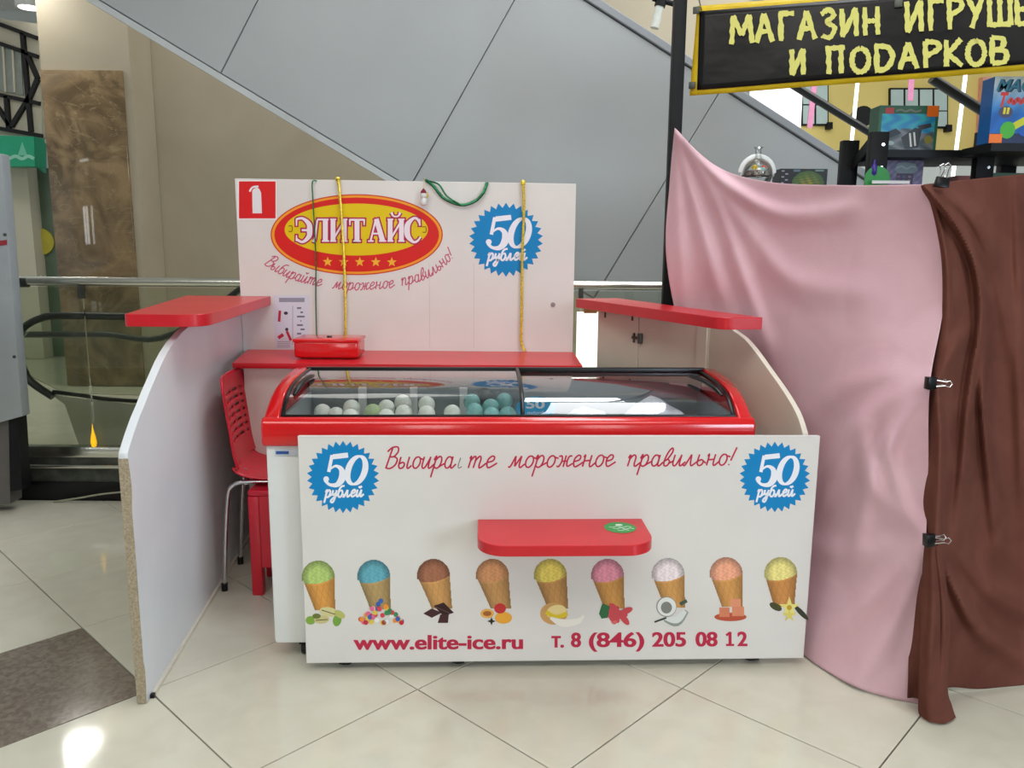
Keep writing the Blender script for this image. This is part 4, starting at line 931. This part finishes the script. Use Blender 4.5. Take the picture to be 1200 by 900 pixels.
# goods inside
W_FZ = M4(fz)
def ball(px, py, ly, m, lab, grp, r=.031):
    q_ = Vector(fl(px, py, ly)); rr = r
    zc = max(q_.z, tz+r*.9); wpos = W_FZ @ Vector((q_.x, ly, zc))
    prof_ = [(r*math.sin(a)+1e-4, -r*math.cos(a)) for a in np.linspace(.02, math.pi-.02, 11)]
    o = MB().lathe(prof_, (0, 0, 0), 18).build('ice_cream_ball', m, None, smooth=True); o.location = wpos
    tag(o, lab, 'ice cream', grp); return o
spots = [(378, 483, .42, 0, 'white ice cream ball at the left end of the freezer display'), (394, 489, .40, 0, 'low white ice cream ball, second from left in the first compartment'),
 (412, 478, .40, 0, 'white ice cream ball topping the pair in the first compartment'), (411, 489, .33, 0, 'white ice cream ball in front under the first compartment pair'),
 (437, 483, .40, 1, 'pale green ice cream ball in the second compartment'), (453, 478, .42, 0, 'white ice cream ball beside the pale green ball'), (453, 489, .34, 0, 'white ice cream ball in front of the one beside the pale green ball'),
 (472, 472, .43, 0, 'white ice cream ball high at right of the second compartment'), (473, 484, .36, 0, 'white ice cream ball in front at right of the second compartment'),
 (500, 474, .42, 0, 'white ice cream ball at left of the third compartment'), (500, 485, .35, 0, 'white ice cream ball in front at left of the third compartment'), (530, 484, .38, 0, 'single white ice cream ball at right of the third compartment'),
 (553, 471, .43, 2, 'mint green ice cream ball high at left of the fourth compartment'), (556, 482, .36, 2, 'mint green ice cream ball in front at left of the fourth compartment'), (575, 477, .41, 2, 'mint green ice cream ball in the middle of the fourth compartment'),
 (576, 487, .33, 2, 'mint green ice cream ball low in the middle of the fourth compartment'), (591, 470, .44, 2, 'mint green ice cream ball high beside the lid edge'), (595, 486, .35, 2, 'mint green ice cream ball low beside the lid edge'), (570, 466, .48, 3, 'dark ice cream ball behind the mint green ones')]
for x, y, ly, k, lab in spots: ball(x, y, ly-.045, (M_ball, M_ballg, M_ballm, M_balld)[k], lab, 'ice cream balls on display in the freezer')
def sheet(name, pts, m, lab, cat, thick=.0012):
    """crumpled sheet from a small grid of world points"""
    o0 = Vector(pts[0][0]); R2 = len(pts); C2 = len(pts[0]); v = [Vector(p)-o0 for r_ in pts for p in r_]
    f_ = [(i*C2+j, i*C2+j+1, (i+1)*C2+j+1, (i+1)*C2+j) for i in range(R2-1) for j in range(C2-1)]
    o = MB().add(v, f_).build(name, m, smooth=False); o.location = o0; md_ = o.modifiers.new('s', 'SOLIDIFY'); md_.thickness = thick
    tag(o, lab, cat); return o
# clear-wrapped packets and a crumpled white bag in the right half
def crumple(x0, x1, y0, y1, z0, hh, seed, nx=9, ny=7):
    r_ = random.Random(seed); G = []
    for j in range(ny):
        row = []
        for i in range(nx):
            tx, ty = i/(nx-1), j/(ny-1); e = min(tx, 1-tx, ty, 1-ty)*2
            z = z0+.003+hh(tx, ty)*min(1, e*2.2)+r_.uniform(0, .012)*min(1, e*3)
            row.append(tuple(W_FZ @ Vector((x0+(x1-x0)*tx, y0+(y1-y0)*ty, z))))
        G.append(row)
    return G
sheet('plastic_bag', crumple(.42, .70, .12, .44, tz, lambda a, b: .115*max(0, 1-abs(a-.40)*1.5)*(.5+.5*b), 5), M_bag, 'crumpled white plastic bag at right inside the freezer', 'bag')
sheet('plastic_packet', crumple(.20, .40, .12, .43, tz, lambda a, b: .055*(1-abs(a-.4)), 8), M_bag, 'flat pile of white plastic packets in the right half of the freezer', 'packets')
# round blue price card on the right lid
pc = fl(634, 472, .12); yq = .060; 
cd = empty('price_card', W_FZ @ Vector((pc[0], .38, .802)), FRZ, 'round blue price card behind the right freezer lid', 'sign', rot=(math.radians(-8), 0, FRZ))
n = 36; MB().prism([(.074*math.cos(2*math.pi*k/n), 0, .044*math.sin(2*math.pi*k/n)) for k in range(n)], (0, .002, 0)).build('card', mat('blue_card', (10, 176, 232), .4), cd)
sa = Art(None, -.0006, f=flatmap(0, 0, 1)); sa.text('50', -.036, .034, .000, .030, (238, 240, 248), .03); sa.text('рублей', -.03, .03, .024, .012, (238, 240, 248), .01); sa.build('card_lettering', cd)
MB().box((-.01, .0, -.048), (.01, .004, -.040)).build('card_foot', M_wplast, cd)

# ================================================================== CLOTHS
def sample(grid, m, n):
    """Catmull-Rom surface over control rows"""
    rows = [crom(r, n) for r in grid]; out = []
    for j in range(len(rows[0])): out.append(crom([r[j] for r in rows], m))
    return np.array(out).transpose(1, 0, 2)        # [row, col, 3]
def seg_d(px, py, a, b):
    ax, ay = a; bx_, by_ = b; dx, dy = bx_-ax, by_-ay; L2 = dx*dx+dy*dy
    t = np.clip(((px-ax)*dx+(py-ay)*dy)/L2, 0, 1); return np.hypot(px-ax-t*dx, py-ay-t*dy), t
def cloth(name, grid, ridges, m, lab, thick=.002, wav=None):
    G = sample(grid, 18, 26); px, py, Y = G[..., 0], G[..., 1], G[..., 2].copy(); D = np.zeros(px.shape)
    for path, wd, amp in ridges:
        cp_ = crom(path, 6); best = np.full(px.shape, 1e9); along = np.zeros(px.shape)
        for i, (a, b) in enumerate(zip(cp_, cp_[1:])):
            d, t = seg_d(px, py, a, b); mk = d < best; best[mk] = d[mk]; along[mk] = ((i+t)/(len(cp_)-1))[mk]
        fade = np.sin(np.pi*np.clip(along*.85+.12, 0, 1))
        wl_ = wd*(.35+.9*along)
        D -= amp*np.exp(-(best/wl_)**2)*(.35+.65*fade)
    for _ in range(11):
        E_ = np.pad(D, 1, mode='edge'); D = .5*D+.125*(E_[:-2, 1:-1]+E_[2:, 1:-1]+E_[1:-1, :-2]+E_[1:-1, 2:])
    Y += D*1.25
    R2, C2 = px.shape; V = [P(px[i, j], py[i, j], Y=Y[i, j]) for i in range(R2) for j in range(C2)]
    V = [np.array([v[0], v[1], max(v[2], .004)]) for v in V]
    o0 = V[(R2-1)*C2+C2//2].copy(); o0[2] = 0
    F = [(i*C2+j, i*C2+j+1, (i+1)*C2+j+1, (i+1)*C2+j) for i in range(R2-1) for j in range(C2-1)]
    o = MB().add([v-o0 for v in V], F).build(name, m, smooth=True); o.location = o0
    for p_ in o.data.polygons: p_.use_smooth = True
    md_ = o.modifiers.new('s', 'SOLIDIFY'); md_.thickness = thick; md_.offset = 1
    tag(o, lab, 'cloth'); return o
def wp(X, Y, Z):
    d = np.array([X, Y, Z-CAMH]); k = FPX/(d@CF); return (600+k*(d@CR), 450-k*(d@CU), Y)
pk = [[(791, 150, 3.50), (838, 194, 3.25), (900, 213, 3.0), (990, 217, 2.7), (1083, 216, 2.48)],
      [(785, 215, 3.48), (845, 250, 3.22), (915, 270, 2.96), (1005, 275, 2.68), (1102, 268, 2.46)],
      [(781, 300, 3.44), (850, 330, 3.17), (925, 345, 2.90), (1015, 350, 2.62), (1107, 350, 2.42)],
      [(800, 400, 3.38), (870, 430, 3.12), (940, 450, 2.84), (1015, 450, 2.55), (1090, 450, 2.36)],
      [(840, 530, 3.25), (900, 555, 3.0), (955, 570, 2.74), (1015, 565, 2.5), (1088, 555, 2.31)],
      [(860, 640, 3.15), (905, 660, 2.92), (952, 675, 2.66), (1015, 675, 2.45), (1084, 672, 2.29)],
      [wp(.93, 3.08, .005), wp(.98, 2.88, .005), tuple(P(947, 771, Z=.005)*0+np.array([947, 771, P(947, 771, Z=.005)[1]])), (1008, 807, P(1008, 807, Z=.005)[1]), (1079, 826, P(1079, 826, Z=.005)[1])]]
pr = [([(791, 152), (812, 230), (846, 352)], 7, .05), ([(791, 152), (797, 250), (800, 355)], 5, .035), ([(791, 152), (790, 250), (786, 345)], 3.5, .02), ([(793, 155), (840, 240), (880, 350), (905, 420)], 8, .04), ([(793, 152), (850, 215), (920, 252), (1000, 245)], 9, .05), ([(792, 155), (870, 260), (930, 330), (1010, 340)], 14, .03),
      ([(1092, 450), (1040, 470), (990, 520), (960, 590)], 10, .05), ([(1092, 452), (1050, 500), (1020, 560), (1005, 640)], 9, .035), ([(1092, 448), (1040, 440), (980, 460), (940, 500)], 8, .03),
      ([(1092, 630), (1050, 600), (1020, 560), (1010, 500)], 8, .035), ([(1090, 634), (1040, 680), (1000, 715), (950, 750)], 9, .055), ([(1090, 634), (1050, 640), (1000, 650), (950, 640)], 9, .03), ([(1088, 640), (1060, 700), (1030, 760), (1000, 795)], 9, .035), ([(1088, 625), (1060, 590), (1040, 520), (1060, 470)], 7, .03)]
cloth('pink_cloth', pk, pr, M_pink, 'large pale pink cloth draped beside the white kiosk down to the floor')
bw = [[(1081, 217, 2.47), (1096, 215, 2.46), (1120, 212, 2.50), (1160, 208, 2.58), (1215, 203, 2.66), (1330, 196, 2.85)],
      [(1099, 265, 2.455), (1112, 262, 2.45), (1135, 262, 2.5), (1170, 262, 2.56), (1215, 262, 2.64), (1330, 262, 2.80)],
      [(1105, 340, 2.425), (1116, 340, 2.42), (1138, 340, 2.46), (1170, 345, 2.54), (1215, 345, 2.6), (1330, 345, 2.75)],
      [(1092, 445, 2.37), (1104, 448, 2.36), (1130, 450, 2.42), (1165, 455, 2.48), (1215, 455, 2.55), (1330, 455, 2.68)],
      [(1086, 550, 2.30), (1100, 552, 2.30), (1128, 556, 2.38), (1165, 560, 2.44), (1215, 560, 2.5), (1330, 560, 2.6)],
      [(1084, 640, 2.27), (1098, 642, 2.26), (1112, 650, 2.34), (1155, 660, 2.40), (1215, 665, 2.46), (1330, 665, 2.55)],
      [(1081, 730, 2.24), (1098, 735, 2.235), (1112, 735, 2.30), (1155, 740, 2.37), (1215, 742, 2.42), (1330, 740, 2.5)],
      [(1077, 818, 2.225), (1096, 826, 2.20), (1109, 806, 2.33), (1150, 807, P(1150, 807, Z=.005)[1]), (1215, 801, P(1215, 801, Z=.005)[1]), (1330, 792, P(1330, 792, Z=.005)[1])]]
br = [([(1084, 220), (1120, 262), (1145, 315), (1152, 390), (1150, 470)], 7, .07), ([(1090, 222), (1135, 250), (1160, 300), (1190, 420), (1200, 560)], 12, .04), ([(1097, 448), (1118, 410), (1140, 380)], 8, .04), ([(1148, 380), (1135, 470), (1128, 560), (1118, 640)], 8, .05),
      ([(1096, 632), (1120, 690), (1150, 740), (1205, 775)], 9, .06), ([(1098, 628), (1130, 660), (1170, 700), (1230, 730)], 10, .04), ([(1096, 445), (1102, 520), (1098, 630)], 6, .04), ([(1150, 450), (1156, 520), (1170, 640)], 7, .05), ([(1092, 230), (1108, 300), (1110, 380)], 5, .03), ([(1190, 215), (1198, 400), (1205, 700)], 10, .03)]
bw = [[(r_[0][0]-14, r_[0][1], r_[0][2]+(.09 if k_ < 7 else .02)), (r_[0][0]-3, r_[0][1], r_[0][2]+.03)]+r_[1:] for k_, r_ in enumerate(bw)]
cloth('brown_cloth', bw, br, M_brown, 'dark brown cloth hanging at right, clipped to the pink one')
tailm = [[(1085, 632, 2.235), (1090, 632, 2.222), (1096, 634, 2.225), (1101, 638, 2.25)],
         [(1082, 670, 2.225), (1089, 672, 2.205), (1098, 676, 2.21), (1107, 682, 2.25)],
         [(1080, 730, 2.205), (1089, 732, 2.19), (1100, 732, 2.205), (1112, 734, 2.235)],
         [(1078, 795, 2.20), (1088, 800, 2.175), (1099, 802, 2.185), (1109, 803, 2.215)],
         [(1077, 830, P(1078, 832, Z=.02)[1]), (1089, 838, P(1090, 838, Z=.024)[1]), (1103, 836, P(1106, 836, Z=.026)[1]), (1114, 826, P(1116, 828, Z=.03)[1])],
         [(1080, 838, P(1080, 838, Z=.006)[1]), (1091, 846, P(1090, 846, Z=.006)[1]), (1107, 848, P(1106, 848, Z=.006)[1]), (1119, 841, P(1119, 841, Z=.006)[1])]]
tl = cloth('brown_cloth_tail', tailm, [([(1092, 634), (1093, 720), (1088, 800)], 4, .016), ([(1097, 640), (1106, 720), (1103, 810)], 3.5, .018)], M_brown, 'narrow dark brown cloth tail trailing onto the floor below the lower clip', thick=.004)

# binder clips
def clipobj(x, y, Y, lab, rot=0, s=1.0):
    p_ = P(x, y, Y=Y); t = empty('binder_clip', p_, 0, lab, 'clip', 'binder clips holding the cloths', rot=(0, rot, 0))
    MB().prism([(-.014*s, -.012*s, -.016*s), (-.014*s, .012*s, -.016*s), (.012*s, .004*s, -.016*s), (.012*s, -.004*s, -.016*s)], (0, 0, .032*s)).build('clip_body', M_black, t, bevel=.0015)
    for sy in (-1, 1):
        MB().tube([(.010*s, sy*.004*s, -.008*s), (.030*s, sy*.010*s, -.005*s), (.040*s, sy*.012*s, -.008*s), (.046*s, sy*.012*s, 0), (.040*s, sy*.012*s, .008*s), (.030*s, sy*.010*s, .005*s), (.010*s, sy*.004*s, .008*s)], .0014*s, 6).build('wire_handle', M_chrome, t)
clipobj(1092, 449, 2.315, 'black binder clip halfway down the cloth seam', .0, 1.15)
clipobj(1090, 633, 2.19, 'black binder clip low on the cloth seam', -.08, 1.15)
clipobj(1104, 213, 2.42, 'binder clip pinching the cloths at the top bar', -1.45, 1.15)

# ================================================================== TOY SHOP
pst = empty('shop_rack_post', (P(793, 100, Y=3.62)[0], 3.62, 0), 0, 'tall black steel post at the pink cloth corner', 'post')
MB().box((-.026, -.026, .006), (.026, .026, 3.2)).build('post', M_bmetal, pst, bevel=.003)
MB().box((-.05, -.05, 0), (.05, .05, .006)).build('base_plate', M_bmetal, pst)
# shelving unit
YS = 3.35
su = empty('toy_shelving', (P(1085, 175, Y=YS)[0], YS, 0), 0, 'black steel shelving of the toy shop behind the cloths', 'shelving')
ux = su.location.x
def sxp(x, Y=YS, y=190): return P(x, y, Y=Y)[0]-ux
zA = P(1085, 176, Y=YS)[2]; zB = P(1085, 222, Y=YS)[2]
for (px0, Y, ytop) in ((1027, YS, 155), (1152, YS, 155), (994, YS+.28, 165), (1180, YS+.42, 170)):
    x = sxp(px0, Y); zt_ = P(px0, ytop, Y=Y)[2]
    MB().box((x-.036, Y-YS-.02, 0), (x+.036, Y-YS+.02, zt_)).build('upright', M_bmetal, su, bevel=.002)
    for dz in (.05, .14):
        if Y == YS: MB().lathe([(.001, -.003), (.006, -.003), (.006, .001)], (x+.012, -.021, zt_-dz), 8, axis='y').build('bolt', M_chrome, su)
MB().box((sxp(1030), -.015, zA-.03), (sxp(1150), .36, zA)).build('upper_shelf', M_bmetal, su)
MB().box((sxp(1156), -.015, zA-.02), (sxp(1330), .40, zA+.0)).build('upper_shelf', M_bmetal, su)
MB().box((sxp(880), -.02, zB-.025), (sxp(1330), .40, zB)).build('lower_shelf', M_bmetal, su)
MB().box((sxp(880)-.036, -.02, 0), (sxp(880)+.036, .02, zB)).box((sxp(1330)-.036, -.02, 0), (sxp(1330)+.036, .02, zA)).build('upright', M_bmetal, su)
a_ = np.array([sxp(997, YS+.28), .26, zA-.06]); b_ = np.array([sxp(1022), .0, zA+.02])
MB().prism([a_, b_, b_+[0, 0, .05], a_+[0, 0, .05]], (.0, .012, 0)).build('brace', M_bmetal, su)

def toybox(name, x0, y0, x1, y1, Y, depth, zbase, base, draw, lab, cat='box', side=None, rz=0):
    A = P(x0, y1, Y=Y); B = P(x1, y0, Y=Y); wdt = B[0]-A[0]; h_ = B[2]-zbase
    t = empty(name, (A[0], Y, zbase), rz, lab, cat)
    MB().box((0, 0, 0), (wdt, depth, h_)).build('carton', mat(name+'_card', base, .35), t, bevel=.0015, seg=1)
    n_ = 60.0; a = Art(None, -.0006, f=lambda x, y, z: (x*wdt/100, z, h_*(1-y/100)))
    draw(a); a.build('box_artwork', t); return t
def ras(a, x0, y0, x1, y1, st, fn): a.raster(x0, y0, x1, y1, st, fn); a.up()
def d_blue(a):
    a.rect(0, 0, 100, 100, (44, 96, 70)).up()
    def f_(x, y):
        v = .5+.5*math.sin(x*.21+math.sin(y*.17)*2); s_ = max(0, 1-(y-15)/85)
        return (40+60*v*(1-s_), 110+50*v*s_+20, 170+20*s_) if y < 55+6*math.sin(x*.1) else (70+50*v, 84+40*v, 90+40*v)
    ras(a, 5, 18, 95, 98, 2, f_)
    a.rect(10, 5, 24, 18, (190, 60, 60)); a.stroke([(28, 12), (36, 9), (44, 13), (52, 9), (60, 13), (70, 10)], 4, (110, 120, 104))
    a.up().poly([(40, 70), (62, 48), (74, 52), (70, 92), (48, 95)], (50, 54, 60)).up().stroke([(54, 60), (58, 90)], 3, (206, 210, 200), False).stroke([(61, 58), (65, 88)], 3, (206, 210, 200), False)
    a.poly([(8, 62), (30, 50), (40, 60), (20, 72)], (44, 50, 60)); a.ell(20, 82, 9, 5, (160, 180, 180), 16); a.ell(86, 74, 7, 9, (140, 130, 60), 14); a.poly([(66, 44), (88, 38), (90, 46), (70, 54)], (60, 60, 66))
    a.up().rect(80, 0, 99, 24, (246, 116, 20))
def d_pur(a):
    def f_(x, y):
        v = .5+.5*math.sin(x*.2+y*.05)*math.sin(y*.23+x*.11); return (90+50*v, 86+40*v, 124+40*v)
    ras(a, 0, 0, 100, 100, 2.5, f_)
    a.poly([(20, 35), (30, 14), (50, 10), (78, 16), (86, 36), (70, 46), (34, 46)], (134, 150, 158)).up().rect(28, 46, 74, 90, (58, 44, 80)).up()
    for k in range(9): a.ell(34+(k % 3)*15, 56+(k//3)*12, 5, 4, ((110, 80, 130), (74, 80, 110), (130, 96, 120))[k % 3], 10)
    a.stroke([(26, 30), (40, 24), (54, 31), (68, 24), (80, 29)], 5, (160, 176, 184))
def d_dark(a):
    a.rect(0, 0, 100, 100, (24, 26, 28)).up()
    for k in range(6): a.rect(3+(k % 2)*8, 8+k*14, 9+(k % 2)*8, 14+k*14, (150, 140, 150))
    def f_(x, y):
        v = .5+.5*math.sin(x*.3+y*.2)*math.sin(y*.31-x*.1); d = math.hypot((x-60)/34, (y-70)/60)
        return (60+120*v*(1-d), 90+60*v*(1-d), 40) if d < 1 else None
    ras(a, 24, 10, 98, 100, 2.5, f_); a.rect(74, 4, 92, 12, (100, 130, 124)); a.rect(28, 4, 42, 14, (84, 104, 116))
def d_magic(a):
    def f_(x, y):
        t_ = min(1, max(0, (y-12)/45)); v = .06*math.sin(x*.22+y*.15)
        return tuple(max(0, min(255, c*(1+v))) for c in (190*(1-t_)+14*t_, 206*(1-t_)+96*t_, 216*(1-t_)+178*t_)) if y < 86 else (22, 40, 84)
    ras(a, 0, 0, 100, 100, 2.5, f_)
    a.text('MAGIC', 6, 96, 22, 17, (18, 60, 84), .05, shear=.3); a.up().text('MAGIC', 4, 94, 21, 17, (40, 120, 150), .02, shear=.3)
    a.text('T', 12, 26, 44, 20, (206, 56, 50), .05, shear=.25); a.stroke([(26, 40), (31, 34), (36, 40), (42, 33), (48, 39), (54, 32), (60, 38), (67, 31), (73, 37), (80, 30)], 6, (200, 60, 56))
    a.up().ell(24, 53, 12, 9, (70, 70, 100), 20).up().stroke([(21, 56), (22, 46)], 4, (222, 206, 40), False).stroke([(27, 56), (28, 46)], 4, (222, 206, 40), False)
    a.stroke([(34, 78), (56, 66), (80, 54), (100, 40)], 11, (200, 204, 40)).up().ell(30, 80, 13, 13, (72, 176, 50), 22).up().ell(72, 84, 22, 7, (30, 90, 190), 20)
    a.up().rect(0, 86, 22, 100, (244, 120, 20))
def d_far(a):
    a.rect(0, 0, 100, 100, (150, 50, 40)).up(); a.ell(50, 50, 30, 20, (226, 226, 226), 20)
zA2 = zA+.001; zB2 = zB+.001
toybox('toy_train_box', 1027, 124, 1101, 174, 3.40, .09, zA2, (40, 90, 66), d_blue, 'blue toy box with green border and orange sticker on the shelf')
toybox('toy_castle_box', 1037, 186, 1083, 222, 3.45, .08, zB2, (96, 90, 130), d_pur, 'purple fantasy toy box under the upper shelf')
toybox('toy_robot_box', 913, 198, 970, 222, 3.45, .10, zB2, (26, 28, 30), d_dark, 'low dark toy box left of the shelving posts')
toybox('toy_track_box', 1158, 90, 1236, 168, 3.12, .08, P(1180, 168, Y=3.12)[2], (20, 90, 160), d_magic, 'large blue race track toy box at the right edge')
# support for the track box: upper arm
MB().box((sxp(1156, 3.12), 3.10-YS, P(1180, 168, Y=3.12)[2]-.03), (sxp(1330, 3.12), 3.30-YS, P(1180, 168, Y=3.12)[2]-.001)).build('upper_shelf', M_bmetal, su)
toybox('toy_small_box', 1120, 206, 1142, 222, 3.50, .08, zB2, (150, 50, 40), d_far, 'small red toy box low beside the right upright')
toybox('toy_green_box', 1160, 203, 1225, 222, 3.46, .08, zB2, (50, 90, 64), lambda a: (a.rect(0, 0, 100, 100, (50, 92, 66)), a.up(), a.rect(0, 30, 100, 50, (170, 60, 50))), 'flat green toy box behind the brown cloth edge')
# green round price tag and white strip
q_ = P(1030, 213, Y=3.30); t = MB().lathe([(.002, -.001), (.052, -.001), (.052, .001), (.002, .001)], (0, 0, 0), 28, axis='y').build('green_round_tag', mat('green_tag_card', (36, 140, 60), .5)); t.location = (q_[0], 3.32, P(1030, 210, Y=3.32)[2]); tag(t, 'green round tag on the left shelving upright', 'tag')
t = MB().box((0, 0, 0), (P(1066, 214, Y=3.3)[0]-P(1022, 214, Y=3.3)[0], .004, .012)).build('white_price_strip', M_paper); t.location = P(1022, 215, Y=3.30); tag(t, 'thin white price strip along the lower shelf edge', 'strip')
q_ = P(1028, 190, Y=3.30); t = MB().lathe([(.004, -.03), (.012, -.02), (.012, .01), (.005, .02), (.005, .035)], (0, 0, 0), 12).build('small_purple_bottle', mat('violet_bottle', (60, 40, 140), .3), smooth=True); t.location = (q_[0], 3.325, P(1028, 197, Y=3.3)[2]); tag(t, 'tiny violet bottle hanging at the left upright', 'bottle')
# clear round bauble
bz = P(887, 208, Y=3.42)
bo = empty('clear_round_toy', (bz[0], 3.42, zB+.064), 0, 'round clear plastic ball toy with handle peeking over the pink cloth', 'toy')
G_toy = glass('clear_toy_plastic', (.95, .97, .96, 1), .9, .05)
pf_ = [(.062*math.sin(a)+1e-4, .062*math.cos(a)*-1) for a in np.linspace(.03, 3.11, 14)]
MB().lathe(pf_, (0, 0, 0), 24).build('clear_ball', G_toy, bo, smooth=True)
MB().lathe([(.046, -.03), (.052, -.03), (.052, -.01), (.046, -.01)], (0, 0, .02), 24).build('ball_filling', mat('speckled_filling', (190, 180, 170), .6, noise=(60, .5), rgb2=(90, 80, 80)), bo)
r_ = random.Random(4)
for k in range(9):
    a = r_.random()*6.28; rr = .03*r_.random(); MB().lathe([(.002, -.012), (.012, -.004), (.012, .004), (.002, .012)], (rr*math.cos(a), -.02*abs(math.sin(a)), -.02+.05*r_.random()), 8).build('coloured_bead', [M_paper, M_redp, M_ballm, M_tape][k % 4], bo)
MB().tube([(-.07, 0, 0)]+[(-.066*math.cos(a), 0, .066*math.sin(a)) for a in np.linspace(0, math.pi, 14)]+[(.07, 0, 0)], .007, 8, flat=2).build('white_band', M_wplast, bo, smooth=True)
MB().lathe([(.018, .06), (.012, .075), (.012, .1), (.02, .105)], (0, 0, 0), 14).build('clear_stem', G_toy, bo, smooth=True)

# ---------------- banner
bA = P(808, 113, Y=3.58); bB = P(1200, 82, Y=3.02)
yawb = math.atan2(bB[1]-bA[1], bB[0]-bA[0])
ban = empty('shop_banner', (bA[0], bA[1], bA[2]), yawb, 'black banner with yellow hem and hand-brushed yellow lettering, upper right', 'banner', rot=(0, 0, yawb))
def bl(x, y, ly=0): a = Art(ban, ly); return a.m(x, y)
c0, c1, c2, c3 = bl(808, 112), bl(1420, 66), bl(1420, -44), bl(817, 7)
# gently buckled vinyl, mesh grid between the corners
def bgrid(q0, q1, q2, q3, nx, ny, th, m, name, off=0):
    V = []; 
    for j in range(ny+1):
        for i in range(nx+1):
            s_, t_ = i/nx, j/ny
            x = (q0[0]*(1-s_)+q1[0]*s_)*(1-t_)+(q3[0]*(1-s_)+q2[0]*s_)*t_; z = (q0[2]*(1-s_)+q1[2]*s_)*(1-t_)+(q3[2]*(1-s_)+q2[2]*s_)*t_
            V.append((x, off+.004*math.sin(x*9)*math.sin(z*7+1), z))
    F = [(j*(nx+1)+i, j*(nx+1)+i+1, (j+1)*(nx+1)+i+1, (j+1)*(nx+1)+i) for j in range(ny) for i in range(nx)]
    o = MB().add(V, F).build(name, m, ban, smooth=True); mm = o.modifiers.new('s', 'SOLIDIFY'); mm.thickness = th; mm.offset = 1 if False else 0; return o
bgrid(c0, c1, c2, c3, 60, 14, .003, M_tape, 'yellow_hem', .003)
d0, d1, d2, d3 = bl(817, 105.5), bl(1412, 59), bl(1412, -34), bl(820, 13.5)
bgrid(d0, d1, d2, d3, 60, 14, .003, M_ban, 'black_vinyl', -.002)
LT = (222, 218, 120)
BG = {
 'М': (1.1, [[(.05, 0), (.15, 1)], [(.15, 1), (.5, .3)], [(.5, .3), (.85, 1)], [(.85, 1), (.95, 0)]]),
 'А': (1.0, [[(.05, 0), (.4, 1)], [(.4, 1), (.75, 0)], [(.15, .38), (.68, .38)]]),
 'Г': (.85, [[(.12, 0), (.12, 1)], [(.05, .98), (.7, .95)]]),
 'З': (.85, [[(.05, .85), (.35, 1), (.6, .8), (.3, .55), (.62, .35), (.4, .02), (.05, .1)]]),
 'И': (1.0, [[(.1, 1), (.1, 0)], [(.1, 0), (.7, 1)], [(.7, 1), (.7, 0)]]),
 'Н': (.95, [[(.1, 1), (.1, 0)], [(.1, .5), (.65, .5)], [(.65, 1), (.65, 0)]]),
 'Р': (.85, [[(.1, 0), (.1, 1)], [(.1, .98), (.55, .92), (.62, .68), (.12, .45)]]),
 'У': (.9, [[(.05, 1), (.38, .45)], [(.7, 1), (.2, 0)]]),
 'Ш': (1.2, [[(.1, 1), (.1, 0)], [(.1, .05), (1.0, .05)], [(.55, 1), (.55, 0)], [(1.0, 1), (1.0, 0)]]),
 'Е': (.9, [[(.1, 0), (.1, 1)], [(.1, .97), (.65, .97)], [(.1, .5), (.6, .5)], [(.1, .03), (.68, .03)]]),
 'К': (.9, [[(.1, 0), (.1, 1)], [(.7, 1), (.15, .48)], [(.15, .48), (.72, 0)]]),
 'П': (1.0, [[(.12, 0), (.12, 1)], [(.0, .97), (.78, .97)], [(.62, 1), (.62, 0)]]),
 'О': (.95, [circ(.4, .45, .34, .45)]),
 'Д': (1.0, [[(.12, .05), (.12, 1)], [(.05, .95), (.6, .85), (.75, .45), (.5, .08), (.05, .02)]]),
 'В': (.9, [[(.1, 0), (.1, 1)], [(.1, .98), (.55, .9), (.5, .58), (.12, .5)], [(.12, .5), (.65, .42), (.6, .05), (.1, .02)]]),
 ' ': (.7, []),
}
art = Art(ban, -.0085)
for sx2 in (0,):
    write(art, 'МАГАЗИН', [(856+sx2, 52), (1037+sx2, 40)], 33, None, 6.2-sx2, LT, .05, gl=BG)
    write(art, 'ИГРУШЕК', [(1061+sx2, 38), (1238+sx2, 26)], 36, None, 6.4-sx2, LT, .05, gl=BG)
    write(art, 'И', [(926+sx2, 88), (948+sx2, 87)], 30, None, 6.2-sx2, LT, .05, gl=BG)
    write(art, 'ПОДАРКОВ', [(968+sx2, 87), (1186+sx2, 73)], 31, None, 6.4-sx2, LT, .05, gl=BG)
art.build('banner_lettering', ban, 'rough yellow hand-brushed lettering')
for (x, y) in ((816, 12), (811, 100), (1053, 4)):
    q_ = bl(x, y, -.008); MB().box((q_[0]-.014, -.012, q_[2]-.014), (q_[0]+.014, -.004, q_[2]+.014)).build('grommet_plate', M_dsteel, ban, bevel=.002)
MB().tube([bl(812, -30, .03), (c3[0]+.02, .0, c3[2]-.02)], .003, 6).build('hanging_wire', M_dsteel, ban)
